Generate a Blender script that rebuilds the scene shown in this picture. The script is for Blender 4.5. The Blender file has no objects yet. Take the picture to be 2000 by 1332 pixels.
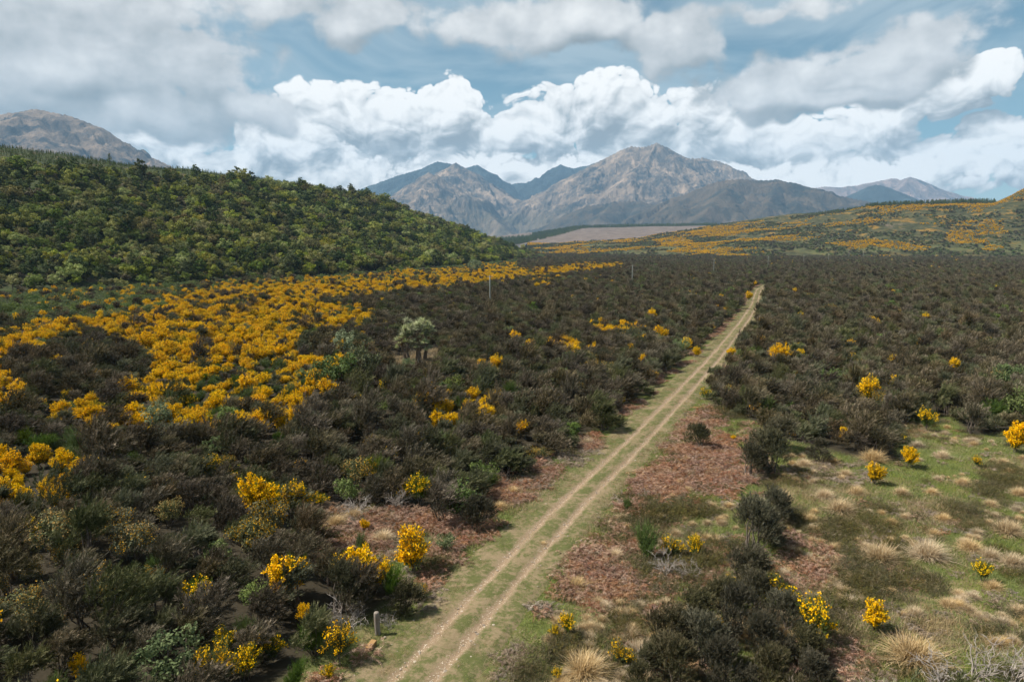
import bpy, math, random
import numpy as np
from mathutils import Vector

# ------------------------------------------------------------------ scene, camera
scene = bpy.context.scene
COL = scene.collection
R = math.radians
FPX, CX, CY, HORIZON = 1333.0, 1000.0, 666.0, 480.0      # photograph measured at 2000 x 1332
PITCH = math.atan((CY - HORIZON) / FPX)
CAM_H = 18.0

cam_data = bpy.data.cameras.new('camera')
cam_data.sensor_width = 36.0
cam_data.lens = 36.0 * FPX / 2000.0
cam_data.clip_start = 0.5
cam_data.clip_end = 60000.0
cam = bpy.data.objects.new('camera', cam_data)
COL.objects.link(cam)
cam.location = (0.0, 0.0, CAM_H)
cam.rotation_euler = (math.pi / 2 - PITCH, 0.0, 0.0)
scene.camera = cam

scene.view_settings.view_transform = 'Standard'
scene.view_settings.look = 'None'
scene.view_settings.gamma = 1.0
scene.view_settings.exposure = 0.84
scene.view_settings.use_curve_mapping = False
scene.render.engine = 'CYCLES'
cy = scene.cycles
cy.max_bounces = 5
cy.diffuse_bounces = 2
cy.glossy_bounces = 2
cy.transmission_bounces = 3
cy.volume_bounces = 0
cy.transparent_max_bounces = 6
cy.use_denoising = True
cy.use_adaptive_sampling = True
cy.adaptive_threshold = 0.02
cy.sample_clamp_indirect = 4.0

TO_SUN = Vector((-0.95, 0.03, 0.0)).normalized()
SUN_EL = R(51.0)
SUN_AZ = math.atan2(TO_SUN.x, TO_SUN.y)                     # clockwise from +Y
to_sun = Vector((math.sin(SUN_AZ) * math.cos(SUN_EL), math.cos(SUN_AZ) * math.cos(SUN_EL), math.sin(SUN_EL)))

sun_data = bpy.data.lights.new('sun', 'SUN')
sun_data.energy = 5.0
sun_data.angle = R(0.6)
sun_data.color = (1.0, 0.94, 0.85)
sun = bpy.data.objects.new('sun', sun_data)
COL.objects.link(sun)
sun.rotation_euler = to_sun.to_track_quat('Z', 'Y').to_euler()
sun.location = (0, 0, 200)


# ------------------------------------------------------------------ node helper
class NT:
    """short-hand for building node trees"""
    def __init__(self, tree):
        self.t = tree
        self.n = tree.nodes
        self.l = tree.links

    def node(self, kind, **kw):
        nd = self.n.new(kind)
        for k, v in kw.items():
            setattr(nd, k, v)
        return nd

    def put(self, sock, v):
        if v is None:
            return
        if isinstance(v, bpy.types.NodeSocket):
            self.l.new(v, sock)
        elif isinstance(v, (tuple, list)) and sock.type == 'RGBA' and len(v) == 3:
            sock.default_value = (*v, 1.0)
        else:
            sock.default_value = v

    def m(self, op, a, b=None, c=None, clamp=False):
        nd = self.node('ShaderNodeMath', operation=op, use_clamp=clamp)
        for i, v in enumerate((a, b, c)):
            self.put(nd.inputs[i], v)
        return nd.outputs[0]

    def add(self, a, b): return self.m('ADD', a, b)
    def sub(self, a, b): return self.m('SUBTRACT', a, b)
    def mul(self, a, b): return self.m('MULTIPLY', a, b)
    def mad(self, a, b, c): return self.m('MULTIPLY_ADD', a, b, c)
    def mx(self, a, b): return self.m('MAXIMUM', a, b)
    def mn(self, a, b): return self.m('MINIMUM', a, b)

    def v(self, op, a, b=None, out=0):
        nd = self.node('ShaderNodeVectorMath', operation=op)
        self.put(nd.inputs[0], a)
        if b is not None:
            self.put(nd.inputs[3] if op == 'SCALE' else nd.inputs[1], b)
        return nd.outputs[out]

    def xyz(self, x=0.0, y=0.0, z=0.0):
        nd = self.node('ShaderNodeCombineXYZ')
        for i, q in enumerate((x, y, z)):
            self.put(nd.inputs[i], q)
        return nd.outputs[0]

    def sep(self, vec):
        nd = self.node('ShaderNodeSeparateXYZ')
        self.put(nd.inputs[0], vec)
        return nd.outputs

    def step(self, x, lo, hi, a=0.0, b=1.0, smooth=True):
        nd = self.node('ShaderNodeMapRange', interpolation_type='SMOOTHSTEP' if smooth else 'LINEAR')
        for i, q in enumerate((x, lo, hi, a, b)):
            self.put(nd.inputs[i], q)
        return nd.outputs[0]

    def noise(self, vec, scale, detail=4.0, rough=0.55, dist=0.0, col=False, typ='FBM', dim='3D'):
        nd = self.node('ShaderNodeTexNoise', noise_dimensions=dim, noise_type=typ)
        self.put(nd.inputs['Vector'], vec)
        nd.inputs['Scale'].default_value = scale
        nd.inputs['Detail'].default_value = detail
        nd.inputs['Roughness'].default_value = rough
        nd.inputs['Distortion'].default_value = dist
        return nd.outputs['Color'] if col else nd.outputs[0]

    def vor(self, vec, scale, feature='SMOOTH_F1', smooth=0.6, out=0, rnd=1.0, dim='3D'):
        nd = self.node('ShaderNodeTexVoronoi', feature=feature, voronoi_dimensions=dim)
        self.put(nd.inputs['Vector'], vec)
        nd.inputs['Scale'].default_value = scale
        if 'Smoothness' in nd.inputs and feature == 'SMOOTH_F1':
            nd.inputs['Smoothness'].default_value = smooth
        nd.inputs['Randomness'].default_value = rnd
        return nd.outputs[out]

    def mix(self, f, a, b, blend='MIX'):
        nd = self.node('ShaderNodeMix', data_type='RGBA', blend_type=blend)
        self.put(nd.inputs[0], f)
        self.put(nd.inputs[6], a)
        self.put(nd.inputs[7], b)
        return nd.outputs[2]

    def ramp(self, f, stops, interp='LINEAR'):
        nd = self.node('ShaderNodeValToRGB')
        cr = nd.color_ramp
        cr.interpolation = interp
        while len(cr.elements) < len(stops):
            cr.elements.new(0.5)
        for e, (p, c) in zip(cr.elements, stops):
            e.position = p
            e.color = (*c, 1.0) if len(c) == 3 else c
        self.put(nd.inputs[0], f)
        return nd.outputs[0]


def px_dir(u, v):
    """direction of a photograph pixel"""
    x, y, z = (u - CX) / FPX, 1.0, -(v - CY) / FPX
    c, s = math.cos(PITCH), math.sin(PITCH)
    return Vector((x, y * c + z * s, z * c - y * s))


def px_azel(u, v):
    d = px_dir(u, v).normalized()
    return math.degrees(math.atan2(d.x, d.y)), math.degrees(math.asin(d.z))


# ------------------------------------------------------------------ world: sky with clouds
# cloud masses as (px x, px y, half width, half height, strength) in the photograph, turned into azimuth / elevation
CUMULUS = [                                                    # the tall bank behind
    (640, 240, 105, 72, 1.0), (740, 246, 120, 74, 1.0), (868, 228, 90, 80, 1.2), (960, 268, 120, 74, 1.05),
    (1070, 250, 95, 74, 1.05), (1166, 222, 74, 82, 1.25), (1262, 240, 95, 76, 1.0), (1360, 255, 100, 80, 1.0),
    (1455, 288, 100, 78, 1.1), (1560, 305, 120, 66, 1.05), (1700, 284, 105, 76, 1.25), (1640, 330, 160, 50, 1.0),
    (1830, 312, 110, 52, 1.0), (1925, 292, 95, 66, 1.2), (2060, 300, 120, 80, 1.0), (1230, 320, 260, 70, 1.0),
    (700, 310, 240, 70, 1.0), (950, 330, 240, 70, 1.0), (1845, 172, 130, 52, 1.05), (1745, 205, 110, 40, 0.85), (2200, 330, 160, 70, 1.0), (-140, 300, 260, 90, 0.9),
    (560, 280, 120, 60, 0.9),
]
LOWBANK = [                                                    # the lower row in front of it
    (420, 335, 200, 56, 1.1), (640, 345, 160, 58, 1.1), (930, 352, 140, 50, 1.0), (1080, 350, 110, 46, 0.9),
    (300, 275, 140, 46, 0.95), (520, 275, 120, 46, 0.95), (1400, 355, 140, 40, 1.0), (1560, 362, 100, 38, 1.0), (1690, 352, 110, 40, 1.0), (1800, 335, 100, 40, 1.0),
    (1960, 322, 90, 40, 1.0), (1880, 372, 70, 18, 0.7), (200, 330, 160, 60, 1.0), (2140, 340, 120, 50, 0.9),
]
STRATUS = [                                                    # grey sheets overhead, nearer
    (150, 110, 380, 150, 1.25), (380, 140, 170, 120, 1.1), (220, 205, 380, 66, 1.2), (470, 215, 130, 55, 1.0),
    (80, 0, 420, 90, 1.0), (710, 28, 230, 66, 1.0), (990, 55, 160, 66, 0.8),
    (1310, 95, 120, 70, 1.05), (1500, 165, 210, 56, 1.0), (1710, 140, 140, 52, 1.05),
    (1620, 190, 170, 40, 0.9), (1130, 30, 140, 60, 0.9), (1480, 30, 160, 26, 0.45), (1850, 60, 200, 30, 0.40), (1680, 90, 140, 34, 0.55), (560, 10, 120, 40, 0.6), (-220, 150, 240, 130, 1.0),
]

world = bpy.data.worlds.new('World')
scene.world = world
world.use_nodes = True
wt = world.node_tree
wt.nodes.clear()
k = NT(wt)
tc = k.node('ShaderNodeTexCoord')
dx, dy, dz = k.sep(k.v('NORMALIZE', tc.outputs['Generated']))
az = k.mul(k.m('ARCTAN2', dx, dy), 180.0 / math.pi)
el = k.mul(k.m('ARCSINE', dz), 180.0 / math.pi)
P = k.xyz(az, el, 0.0)

sky = k.node('ShaderNodeTexSky', sky_type='NISHITA')
sky.sun_disc = False
sky.sun_elevation = SUN_EL
sky.sun_rotation = SUN_AZ
sky.altitude = 400.0
sky.air_density = 1.0
sky.dust_density = 0.4
sky.ozone_density = 3.0
blue = k.mix(1.0, sky.outputs[0], (0.82, 1.04, 0.88), 'MULTIPLY')

warp = k.noise(P, 0.20, 2.0, 0.5, col=True, dim='2D')
WARP = k.v('MULTIPLY', k.v('SUBTRACT', warp, (0.5, 0.5, 0.5)), (5.2, 2.4, 0.0))
FAR = k.mx(k.step(k.m('ABSOLUTE', az), 40.0, 52.0), k.step(el, 21.0, 30.0))
BIG = k.noise(P, 0.075, 2.0, 0.5, dim='2D')


def masses(blobs, off, cover, sm):
    """the cloud masses themselves; outside the photograph the same sort of sky goes on"""
    P2 = k.v('ADD', k.v('ADD', P, off), WARP)
    acc = None
    for (x, y, w, h, s) in blobs:
        a, e = px_azel(x, y)
        a0, _ = px_azel(x - w, y)
        a1, _ = px_azel(x + w, y)
        _, e0 = px_azel(x, y + h)
        _, e1 = px_azel(x, y - h)
        iw, ih = 2.0 / (a1 - a0), 2.0 / (e1 - e0)
        nd = k.node('ShaderNodeVectorMath', operation='MULTIPLY_ADD')
        k.put(nd.inputs[0], P2)
        nd.inputs[1].default_value = (iw, ih, 0.0)
        nd.inputs[2].default_value = (-a * iw, -e * ih, 0.0)
        d = k.mad(k.v('LENGTH', nd.outputs[0], out=1), -s, s)
        acc = d if acc is None else k.m('SMOOTH_MAX', acc, d, sm)
    other = k.mul(k.sub(BIG, k.sub(1.0, k.step(el, 3.0, 26.0, cover + 0.30, cover))), 3.2)
    return k.mad(FAR, k.sub(other, acc), acc)


def billow(off, sc, octaves, seed, amp, bill, fine):
    """the lumps that break a mass up"""
    Pn = k.v('MULTIPLY', k.v('ADD', P, off), (1.0, 1.35, 1.0))
    n1 = k.noise(k.v('ADD', Pn, (seed, 3.0, 0.0)), 0.17 * sc, octaves, 0.60, dim='2D')
    out = k.mul(k.sub(n1, 0.5), amp)
    if bill:
        wv = k.v('ADD', k.v('ADD', Pn, (seed, 0.0, 0.0)), k.v('SCALE', warp, 3.0))
        v1 = k.vor(wv, 0.36 * sc, feature='F1', dim='2D')
        v2 = k.vor(wv, 0.90 * sc, feature='F1', dim='2D')
        b_ = k.mad(k.m('MULTIPLY', v1, v1), -0.85, k.mad(k.m('MULTIPLY', v2, v2), -0.45, 0.50))
        if fine:
            v3 = k.vor(wv, 2.3 * sc, feature='F1', dim='2D')
            b_ = k.mad(k.m('MULTIPLY', v3, v3), -0.24, k.add(b_, 0.06))
        out = k.mad(b_, bill, out)
    return out


def cumulus(blobs, seed, sc, cover, soft):
    """crisp heads lit from the upper left, grey undersides: light falls off with the cloud lying between a point and the sun"""
    m0 = masses(blobs, (0.0, 0.0, 0.0), cover, 0.18)
    m1 = masses(blobs, (-0.9, 1.9, 0.0), cover, 0.18)
    b0 = billow((0.0, 0.0, 0.0), sc, 6.0, seed, 1.15, 1.0, True)
    bs = billow((-0.28, 0.42, 0.0), sc, 5.0, seed, 1.15, 1.0, True)
    b1 = billow((-0.9, 1.9, 0.0), sc, 3.0, seed, 1.15, 1.0, False)
    w0 = k.step(m0, -0.45, 0.12)
    f0 = k.mad(b0, w0, m0)
    f1 = k.add(m1, b1)
    al = k.step(f0, 0.0, soft)
    lt = k.add(k.mad(k.sub(f0, f1), 0.34, k.mul(k.sub(b0, bs), 0.44)), k.step(f1, -0.30, 1.30, 0.74, 0.24))
    cl = k.ramp(k.m('ADD', lt, 0.0, clamp=True), [(0.0, (0.27, 0.285, 0.285)), (0.28, (0.43, 0.445, 0.44)), (0.50, (0.64, 0.645, 0.63)), (0.74, (0.86, 0.85, 0.82)), (1.0, (1.08, 1.05, 1.0))])
    return al, cl


cu_a, cu_c = cumulus(CUMULUS, 11.0, 1.0, 0.42, 0.16)
lo_a, lo_c = cumulus(LOWBANK, 83.0, 1.3, 0.36, 0.40)
# stratus: soft grey sheets in front
t0 = masses(STRATUS, (0.0, 0.0, 0.0), 0.44, 0.3)
s0 = k.mad(billow((0.0, 0.0, 0.0), 0.75, 7.0, 47.0, 2.3, 0.45, False), k.step(t0, -0.5, 0.15), t0)
s1 = k.add(t0, k.add(billow((-0.9, 1.5, 0.0), 0.75, 4.0, 47.0, 2.3, 0.45, False), k.mul(el, 0.0)))
st_a = k.step(s0, -0.05, 0.42, 0.0, 0.97)
t1 = masses(STRATUS, (-0.6, 2.6, 0.0), 0.44, 0.3)
st_l = k.m('ADD', k.mad(k.sub(s0, s1), 0.42, k.step(k.sub(t0, t1), -0.55, 0.35, 0.14, 0.62)), 0.0, clamp=True)
st_c = k.ramp(st_l, [(0.0, (0.25, 0.27, 0.27)), (0.30, (0.40, 0.415, 0.41)), (0.60, (0.61, 0.61, 0.60)), (1.0, (0.94, 0.925, 0.89))])
# thin high veil, drawn out along the wind
veil_p = k.xyz(k.mad(el, -0.8, az), k.mul(el, 3.0), 3.0)
veil_n = k.noise(k.v('ADD', veil_p, (0.0, 40.0, 0.0)), 0.06, 5.0, 0.55, dist=0.6, dim='2D')
veil = k.step(veil_n, 0.38, 0.72, 0.05, 0.62)

veil = k.mx(veil, k.step(el, 8.0, 0.5, 0.0, 0.6))
bg_sky = k.node('ShaderNodeBackground')
k.put(bg_sky.inputs[0], blue)
bg_sky.inputs[1].default_value = 0.050


def bg(colour, strength=0.63):
    nd = k.node('ShaderNodeBackground')
    k.put(nd.inputs[0], colour)
    nd.inputs[1].default_value = strength
    return nd.outputs[0]


def over(a, base, top):
    nd = k.node('ShaderNodeMixShader')
    k.put(nd.inputs[0], a)
    k.l.new(base, nd.inputs[1])
    k.l.new(top, nd.inputs[2])
    return nd.outputs[0]


sh = over(veil, bg_sky.outputs[0], bg((0.52, 0.60, 0.63)))
sh = over(cu_a, sh, bg(cu_c))
sh = over(lo_a, sh, bg(lo_c))
sh = over(st_a, sh, bg(st_c))
sh = over(k.step(el, -0.6, -3.0), sh, bg((0.10, 0.10, 0.085)))
wo = k.node('ShaderNodeOutputWorld')
k.l.new(sh, wo.inputs[0])
world.cycles.sampling_method = 'NONE'          # the sky has no disc: diffuse rays find it on their own

# ------------------------------------------------------------------ geometry helpers
rng = np.random.default_rng(7)
random.seed(7)


def _hash(ix, iy, seed):
    h = (ix.astype(np.int64) * 374761393 + iy.astype(np.int64) * 668265263 + seed * 974634541) & 0x7fffffff
    h = ((h ^ (h >> 13)) * 1274126177) & 0x7fffffff
    h = h ^ (h >> 16)
    return (h & 0xffffff) / float(0xffffff)


def vnoise(x, y, seed=0):
    x = np.asarray(x, float); y = np.asarray(y, float)
    ix = np.floor(x); iy = np.floor(y)
    fx = x - ix; fy = y - iy
    fx = fx * fx * fx * (fx * (fx * 6 - 15) + 10); fy = fy * fy * fy * (fy * (fy * 6 - 15) + 10)
    a = _hash(ix, iy, seed); b = _hash(ix + 1, iy, seed)
    c = _hash(ix, iy + 1, seed); d = _hash(ix + 1, iy + 1, seed)
    return (a + (b - a) * fx) * (1 - fy) + (c + (d - c) * fx) * fy


def fbm(x, y, oct=5, seed=0, gain=0.5):
    s = 0.0; a = 1.0; t = 0.0
    for i in range(oct):
        s = s + a * (vnoise(x * 2 ** i, y * 2 ** i, seed + i * 17) - 0.5)
        t += a; a *= gain
    return s / t * 2.0                                    # about -1 .. 1


def ridged(x, y, oct=5, seed=0, gain=0.5):
    s = 0.0; a = 1.0; t = 0.0
    for i in range(oct):
        n = 1.0 - np.abs(2.0 * vnoise(x * 2 ** i, y * 2 ** i, seed + i * 31) - 1.0)
        s = s + a * n * n
        t += a; a *= gain
    return s / t                                          # 0 .. 1


def sstep(x, a, b):
    t = np.clip((x - a) / (b - a), 0, 1)
    return t * t * (3 - 2 * t)


def ground_at(u, v, z=0.0):
    """photograph pixels -> points on the level z"""
    u = np.asarray(u, float); v = np.asarray(v, float)
    x = (u - CX) / FPX; zc = -(v - CY) / FPX
    c, s = math.cos(PITCH), math.sin(PITCH)
    dy_ = c + zc * s; dz_ = zc * c - s
    t = (z - CAM_H) / np.minimum(dz_, -1e-4)
    return x * t, dy_ * t


def pixel_of(X, Y, Z):
    X = np.asarray(X, float); Y = np.asarray(Y, float); Z = np.asarray(Z, float) - CAM_H
    c, s = math.cos(PITCH), math.sin(PITCH)
    dep = Y * c - Z * s
    up = Z * c + Y * s
    dep = np.where(dep < 0.1, 0.1, dep)
    return CX + FPX * X / dep, CY - FPX * up / dep, dep


def at_range(u, v, D):
    """a pixel at the ground range D (metres ahead): X, Y, Z"""
    d = px_dir(u, v)
    return d.x / d.y * D, D, CAM_H + d.z / d.y * D


def mesh_arrays(name, V, F, mats, parent=None, tint=None, smooth=False, midx=None, link=True, attrs=None):
    """one mesh object out of arrays: V (n,3), F (m,3) or (m,4)"""
    V = np.asarray(V, np.float32); F = np.asarray(F, np.int32)
    me = bpy.data.meshes.new(name)
    nf, k_ = F.shape
    me.vertices.add(len(V)); me.vertices.foreach_set('co', V.ravel())
    me.loops.add(nf * k_); me.loops.foreach_set('vertex_index', F.ravel())
    me.polygons.add(nf)
    me.polygons.foreach_set('loop_start', np.arange(0, nf * k_, k_, dtype=np.int32))
    me.polygons.foreach_set('loop_total', np.full(nf, k_, np.int32))
    if smooth:
        me.polygons.foreach_set('use_smooth', np.ones(nf, bool))
    if midx is not None:
        me.polygons.foreach_set('material_index', np.asarray(midx, np.int32))
    me.update(calc_edges=True)
    for m_ in (mats if isinstance(mats, (list, tuple)) else [mats]):
        me.materials.append(m_)
    if tint is not None:
        at = me.attributes.new('tint', 'FLOAT', 'POINT')
        at.data.foreach_set('value', np.asarray(tint, np.float32))
    for an, av in (attrs or {}).items():
        at = me.attributes.new(an, 'FLOAT', 'POINT')
        at.data.foreach_set('value', np.asarray(av, np.float32))
    if not link:
        return me
    return obj(name, me, parent)


def obj(name, me, parent=None):
    o = bpy.data.objects.new(name, me)
    COL.objects.link(o)
    if parent is not None:
        o.parent = parent
    return o


def structure(o):
    o['kind'] = 'structure'
    return o


def tag(o, label, cat, group=None):
    o['label'] = label
    o['category'] = cat
    if group:
        o['group'] = group
    return o


def grid_faces(nu, nv):
    i = np.arange(nu - 1)[:, None] * nv + np.arange(nv - 1)[None, :]
    return np.stack([i, i + nv, i + nv + 1, i + 1], -1).reshape(-1, 4)


def new_mat(name):
    m_ = bpy.data.materials.new(name)
    m_.use_nodes = True
    m_.node_tree.nodes.clear()
    return m_, NT(m_.node_tree)


def finish(k, colour, rough=0.85, spec=0.15, bump=None, bump_d=0.1, bump_s=0.6):
    b = k.node('ShaderNodeBsdfPrincipled')
    k.put(b.inputs['Base Color'], colour)
    k.put(b.inputs['Roughness'], rough)
    b.inputs['Specular IOR Level'].default_value = spec
    if bump is not None:
        bn = k.node('ShaderNodeBump')
        bn.inputs['Strength'].default_value = bump_s
        bn.inputs['Distance'].default_value = bump_d
        k.put(bn.inputs['Height'], bump)
        k.l.new(bn.outputs[0], b.inputs['Normal'])
    o = k.node('ShaderNodeOutputMaterial')
    k.l.new(b.outputs[0], o.inputs[0])


def pos(k):
    return k.node('ShaderNodeNewGeometry').outputs['Position']


# ------------------------------------------------------------------ track line on the ground
TRK = np.array([(700, 1450), (808, 1332), (911, 1216), (1004, 1111), (1078, 1020), (1172, 936), (1240, 866), (1308, 795),
                (1396, 700), (1452, 630), (1473, 597), (1478, 578), (1482, 566)], float)
tx, ty = ground_at(TRK[:, 0], TRK[:, 1])
tx = np.append(tx, [tx[-1] + 14, tx[-1] + 40]); ty = np.append(ty, [ty[-1] + 30, ty[-1] + 60])


def smooth_line(x, y, n, passes=40):
    s = np.concatenate([[0], np.cumsum(np.hypot(np.diff(x), np.diff(y)))])
    q = np.linspace(0, s[-1], n)
    X = np.interp(q, s, x); Y = np.interp(q, s, y)
    for _ in range(passes):
        X[1:-1] = (X[:-2] + 2 * X[1:-1] + X[2:]) / 4
        Y[1:-1] = (Y[:-2] + 2 * Y[1:-1] + Y[2:]) / 4
    return X, Y


TX, TY = smooth_line(tx, ty, 520, 160)
TNX = np.gradient(TY); TNY = -np.gradient(TX)              # right-hand normal
_l = np.hypot(TNX, TNY); TNX /= _l; TNY /= _l
TS = np.concatenate([[0], np.cumsum(np.hypot(np.diff(TX), np.diff(TY)))])


def track_dist(X, Y):
    """signed distance from the track's middle, + to its right"""
    X = np.asarray(X, float).ravel(); Y = np.asarray(Y, float).ravel()
    out = np.empty(len(X))
    for a in range(0, len(X), 4000):
        dx_ = X[a:a + 4000, None] - TX[None, ::4]; dy_ = Y[a:a + 4000, None] - TY[None, ::4]
        j = np.argmin(dx_ * dx_ + dy_ * dy_, 1)
        jj = j * 4
        ddx = X[a:a + 4000] - TX[jj]; ddy = Y[a:a + 4000] - TY[jj]
        sgn = np.sign(ddx * TNX[jj] + ddy * TNY[jj])
        out[a:a + 4000] = sgn * np.hypot(ddx, ddy)
    return out


def ground_z(X, Y):
    X = np.asarray(X, float); Y = np.asarray(Y, float)
    r = np.hypot(X, Y)
    amp = 1.0 - sstep(r, 160, 420)
    td = np.abs(track_dist(X, Y)).reshape(X.shape)
    off = sstep(td, 2.2, 5.0)
    return (0.30 * fbm(X / 9.0, Y / 9.0, 3, 5) + 0.10 * fbm(X / 2.2, Y / 2.2, 2, 9)) * amp * off - 0.0


# ------------------------------------------------------------------ ground sheet
def mat_ground():
    m_, k = new_mat('ground_cover_soil')
    p = pos(k)
    big = k.noise(p, 0.11, 5.0, 0.6)
    mid = k.noise(p, 0.55, 5.0, 0.62)
    fine = k.noise(p, 5.0, 4.0, 0.65)
    straw = k.mix(fine, (0.11, 0.084, 0.044), (0.275, 0.212, 0.115))
    green = k.mix(fine, (0.048, 0.062, 0.016), (0.150, 0.165, 0.048))
    c = k.mix(k.step(k.add(k.mul(big, 0.5), k.mul(mid, 0.5)), 0.37, 0.50), straw, green)
    bare = k.mix(fine, (0.13, 0.085, 0.055), (0.29, 0.20, 0.135))
    c = k.mix(k.step(k.noise(k.v('ADD', p, (31.0, 5.0, 0.0)), 0.33, 4.0, 0.6), 0.60, 0.72, 0.0, 0.7), c, bare)
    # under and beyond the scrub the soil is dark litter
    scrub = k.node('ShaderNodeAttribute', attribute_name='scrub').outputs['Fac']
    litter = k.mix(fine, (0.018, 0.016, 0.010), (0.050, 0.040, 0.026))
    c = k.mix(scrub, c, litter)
    finish(k, c, 0.95, 0.1, k.add(k.mul(mid, 0.5), k.mul(fine, 0.25)), 0.12, 0.7)
    return m_


def inside(poly, u, v):
    poly = np.asarray(poly, float)
    u = np.asarray(u, float); v = np.asarray(v, float)
    r = np.zeros(u.shape, bool)
    n = len(poly)
    for i in range(n):
        x0, y0 = poly[i]; x1, y1 = poly[(i + 1) % n]
        if y0 == y1:
            continue
        c_ = ((y0 > v) != (y1 > v)) & (u < (x1 - x0) * (v - y0) / (y1 - y0) + x0)
        r ^= c_
    return r


# open ground on either side of the track (outlined on the photograph, laid on the ground)
OPEN_RIGHT = [(900, 1460), (1060, 1150), (1200, 960), (1290, 860), (1372, 772), (1400, 805), (1480, 830), (1530, 862), (1600, 880),
              (1700, 905), (1762, 905), (1752, 850), (1790, 812), (1860, 812), (1890, 852), (2000, 846), (2400, 870), (2600, 1460)]
OPEN_LEFT = [(612, 1100), (630, 1015), (720, 990), (800, 1015), (860, 1030), (920, 1010), (1010, 940), (1080, 905), (1150, 850),
             (1200, 860), (1010, 1080), (860, 1190), (760, 1130)]
OPEN_FOOT = [(560, 1460), (590, 1335), (640, 1290), (690, 1262), (700, 1220), (752, 1200), (800, 1185), (860, 1150), (900, 1460)]


def open_ground(X, Y):
    u, v, d = pixel_of(X, Y, 0.0)
    return inside(OPEN_RIGHT, u, v) | inside(OPEN_LEFT, u, v) | inside(OPEN_FOOT, u, v)


rad = np.concatenate([np.arange(4, 130, 0.55), np.geomspace(131, 12800, 170)])
ang = np.concatenate([np.linspace(-math.pi, -0.84, 40), np.linspace(-0.83, 0.83, 330), np.linspace(0.84, math.pi, 40)])
GR, GA = np.meshgrid(rad, ang, indexing='ij')
GX = GR * np.sin(GA); GY = GR * np.cos(GA)
GZ = ground_z(GX, GY)
gt = track_dist(GX[:330].ravel(), GY[:330].ravel())
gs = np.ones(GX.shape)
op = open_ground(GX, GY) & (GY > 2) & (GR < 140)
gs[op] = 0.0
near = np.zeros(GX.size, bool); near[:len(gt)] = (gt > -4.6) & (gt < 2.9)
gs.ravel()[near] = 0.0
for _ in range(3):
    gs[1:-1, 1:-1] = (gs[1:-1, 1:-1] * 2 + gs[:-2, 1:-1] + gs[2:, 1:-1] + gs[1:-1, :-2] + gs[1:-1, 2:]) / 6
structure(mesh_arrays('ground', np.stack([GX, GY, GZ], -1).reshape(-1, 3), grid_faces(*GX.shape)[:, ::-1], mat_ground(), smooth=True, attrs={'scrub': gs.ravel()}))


# ------------------------------------------------------------------ the two-rut track
def mat_track():
    m_, k = new_mat('track_sand_and_turf')
    p = pos(k)
    ac = k.node('ShaderNodeAttribute', attribute_name='across').outputs['Fac']
    fine = k.noise(p, 7.0, 4.0, 0.65)
    mid = k.noise(p, 1.1, 4.0, 0.6)
    wob = k.mul(k.sub(k.noise(p, 0.5, 3.0, 0.6), 0.5), 0.45)
    a2 = k.m('ABSOLUTE', k.add(ac, wob))
    d = k.m('ABSOLUTE', k.sub(a2, 0.80))                         # distance from a rut's middle
    rut = k.step(k.add(d, k.add(k.mul(k.sub(fine, 0.5), 0.50), k.mul(k.sub(mid, 0.5), 0.45))), k.mad(k.noise(p, 0.16, 2.0, 0.5), 0.40, -0.09), k.mad(k.noise(p, 0.16, 2.0, 0.5), 0.50, 0.20), 1.0, 0.0)
    sand = k.mix(fine, (0.130, 0.088, 0.054), (0.315, 0.228, 0.148))
    sand = k.mix(k.step(k.noise(p, 15.0, 2.0, 0.5), 0.60, 0.68), sand, (0.52, 0.44, 0.34))
    sand = k.mix(k.step(mid, 0.5, 0.72, 0.0, 0.5), sand, (0.21, 0.15, 0.10))
    turf = k.mix(fine, (0.042, 0.052, 0.016), (0.120, 0.122, 0.044))
    dry = k.mix(fine, (0.12, 0.088, 0.050), (0.26, 0.20, 0.12))
    edge = k.mix(k.step(k.add(k.mul(k.noise(p, 0.42, 4.0, 0.65), 0.45), k.mul(k.noise(p, 3.2, 5.0, 0.75), 0.55)), 0.44, 0.58), turf, dry)
    c = k.mix(rut, edge, sand)
    finish(k, c, 0.95, 0.1, k.add(k.mul(fine, 0.4), k.mul(mid, 0.5)), 0.06, 0.7)
    return m_


aw = np.concatenate([np.linspace(-3.2, 2.6, 59)])
A, S = np.meshgrid(aw, np.arange(520), indexing='xy')
wig = 0.07 * fbm(TS / 6.0, TS * 0, 3, 77)
XX = TX[:, None] + TNX[:, None] * (aw[None, :] + wig[:, None]); YY = TY[:, None] + TNY[:, None] * (aw[None, :] + wig[:, None])
rutz = -0.075 * np.exp(-((np.abs(aw) - 0.80) / 0.24) ** 2)
crown = 0.05 * np.exp(-(aw / 0.40) ** 2)
edge = sstep(np.abs(aw + 0.3), 2.2, 2.9)
ZZ = (rutz + crown)[None, :] * np.ones_like(XX) + 0.035 * fbm(XX / 0.8, YY / 0.8, 3, 3) + 0.10
gz = ground_z(XX, YY)
ZZ = ZZ * (1 - edge[None, :]) + (gz - 0.02) * edge[None, :] + gz * (1 - edge[None, :])
ok = slice(0, 500)
structure(mesh_arrays('track', np.stack([XX, YY, ZZ], -1)[ok].reshape(-1, 3), grid_faces(500, len(aw))[:, ::-1], mat_track(), smooth=True,
                      attrs={'across': np.tile(aw, 500)}))


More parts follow.
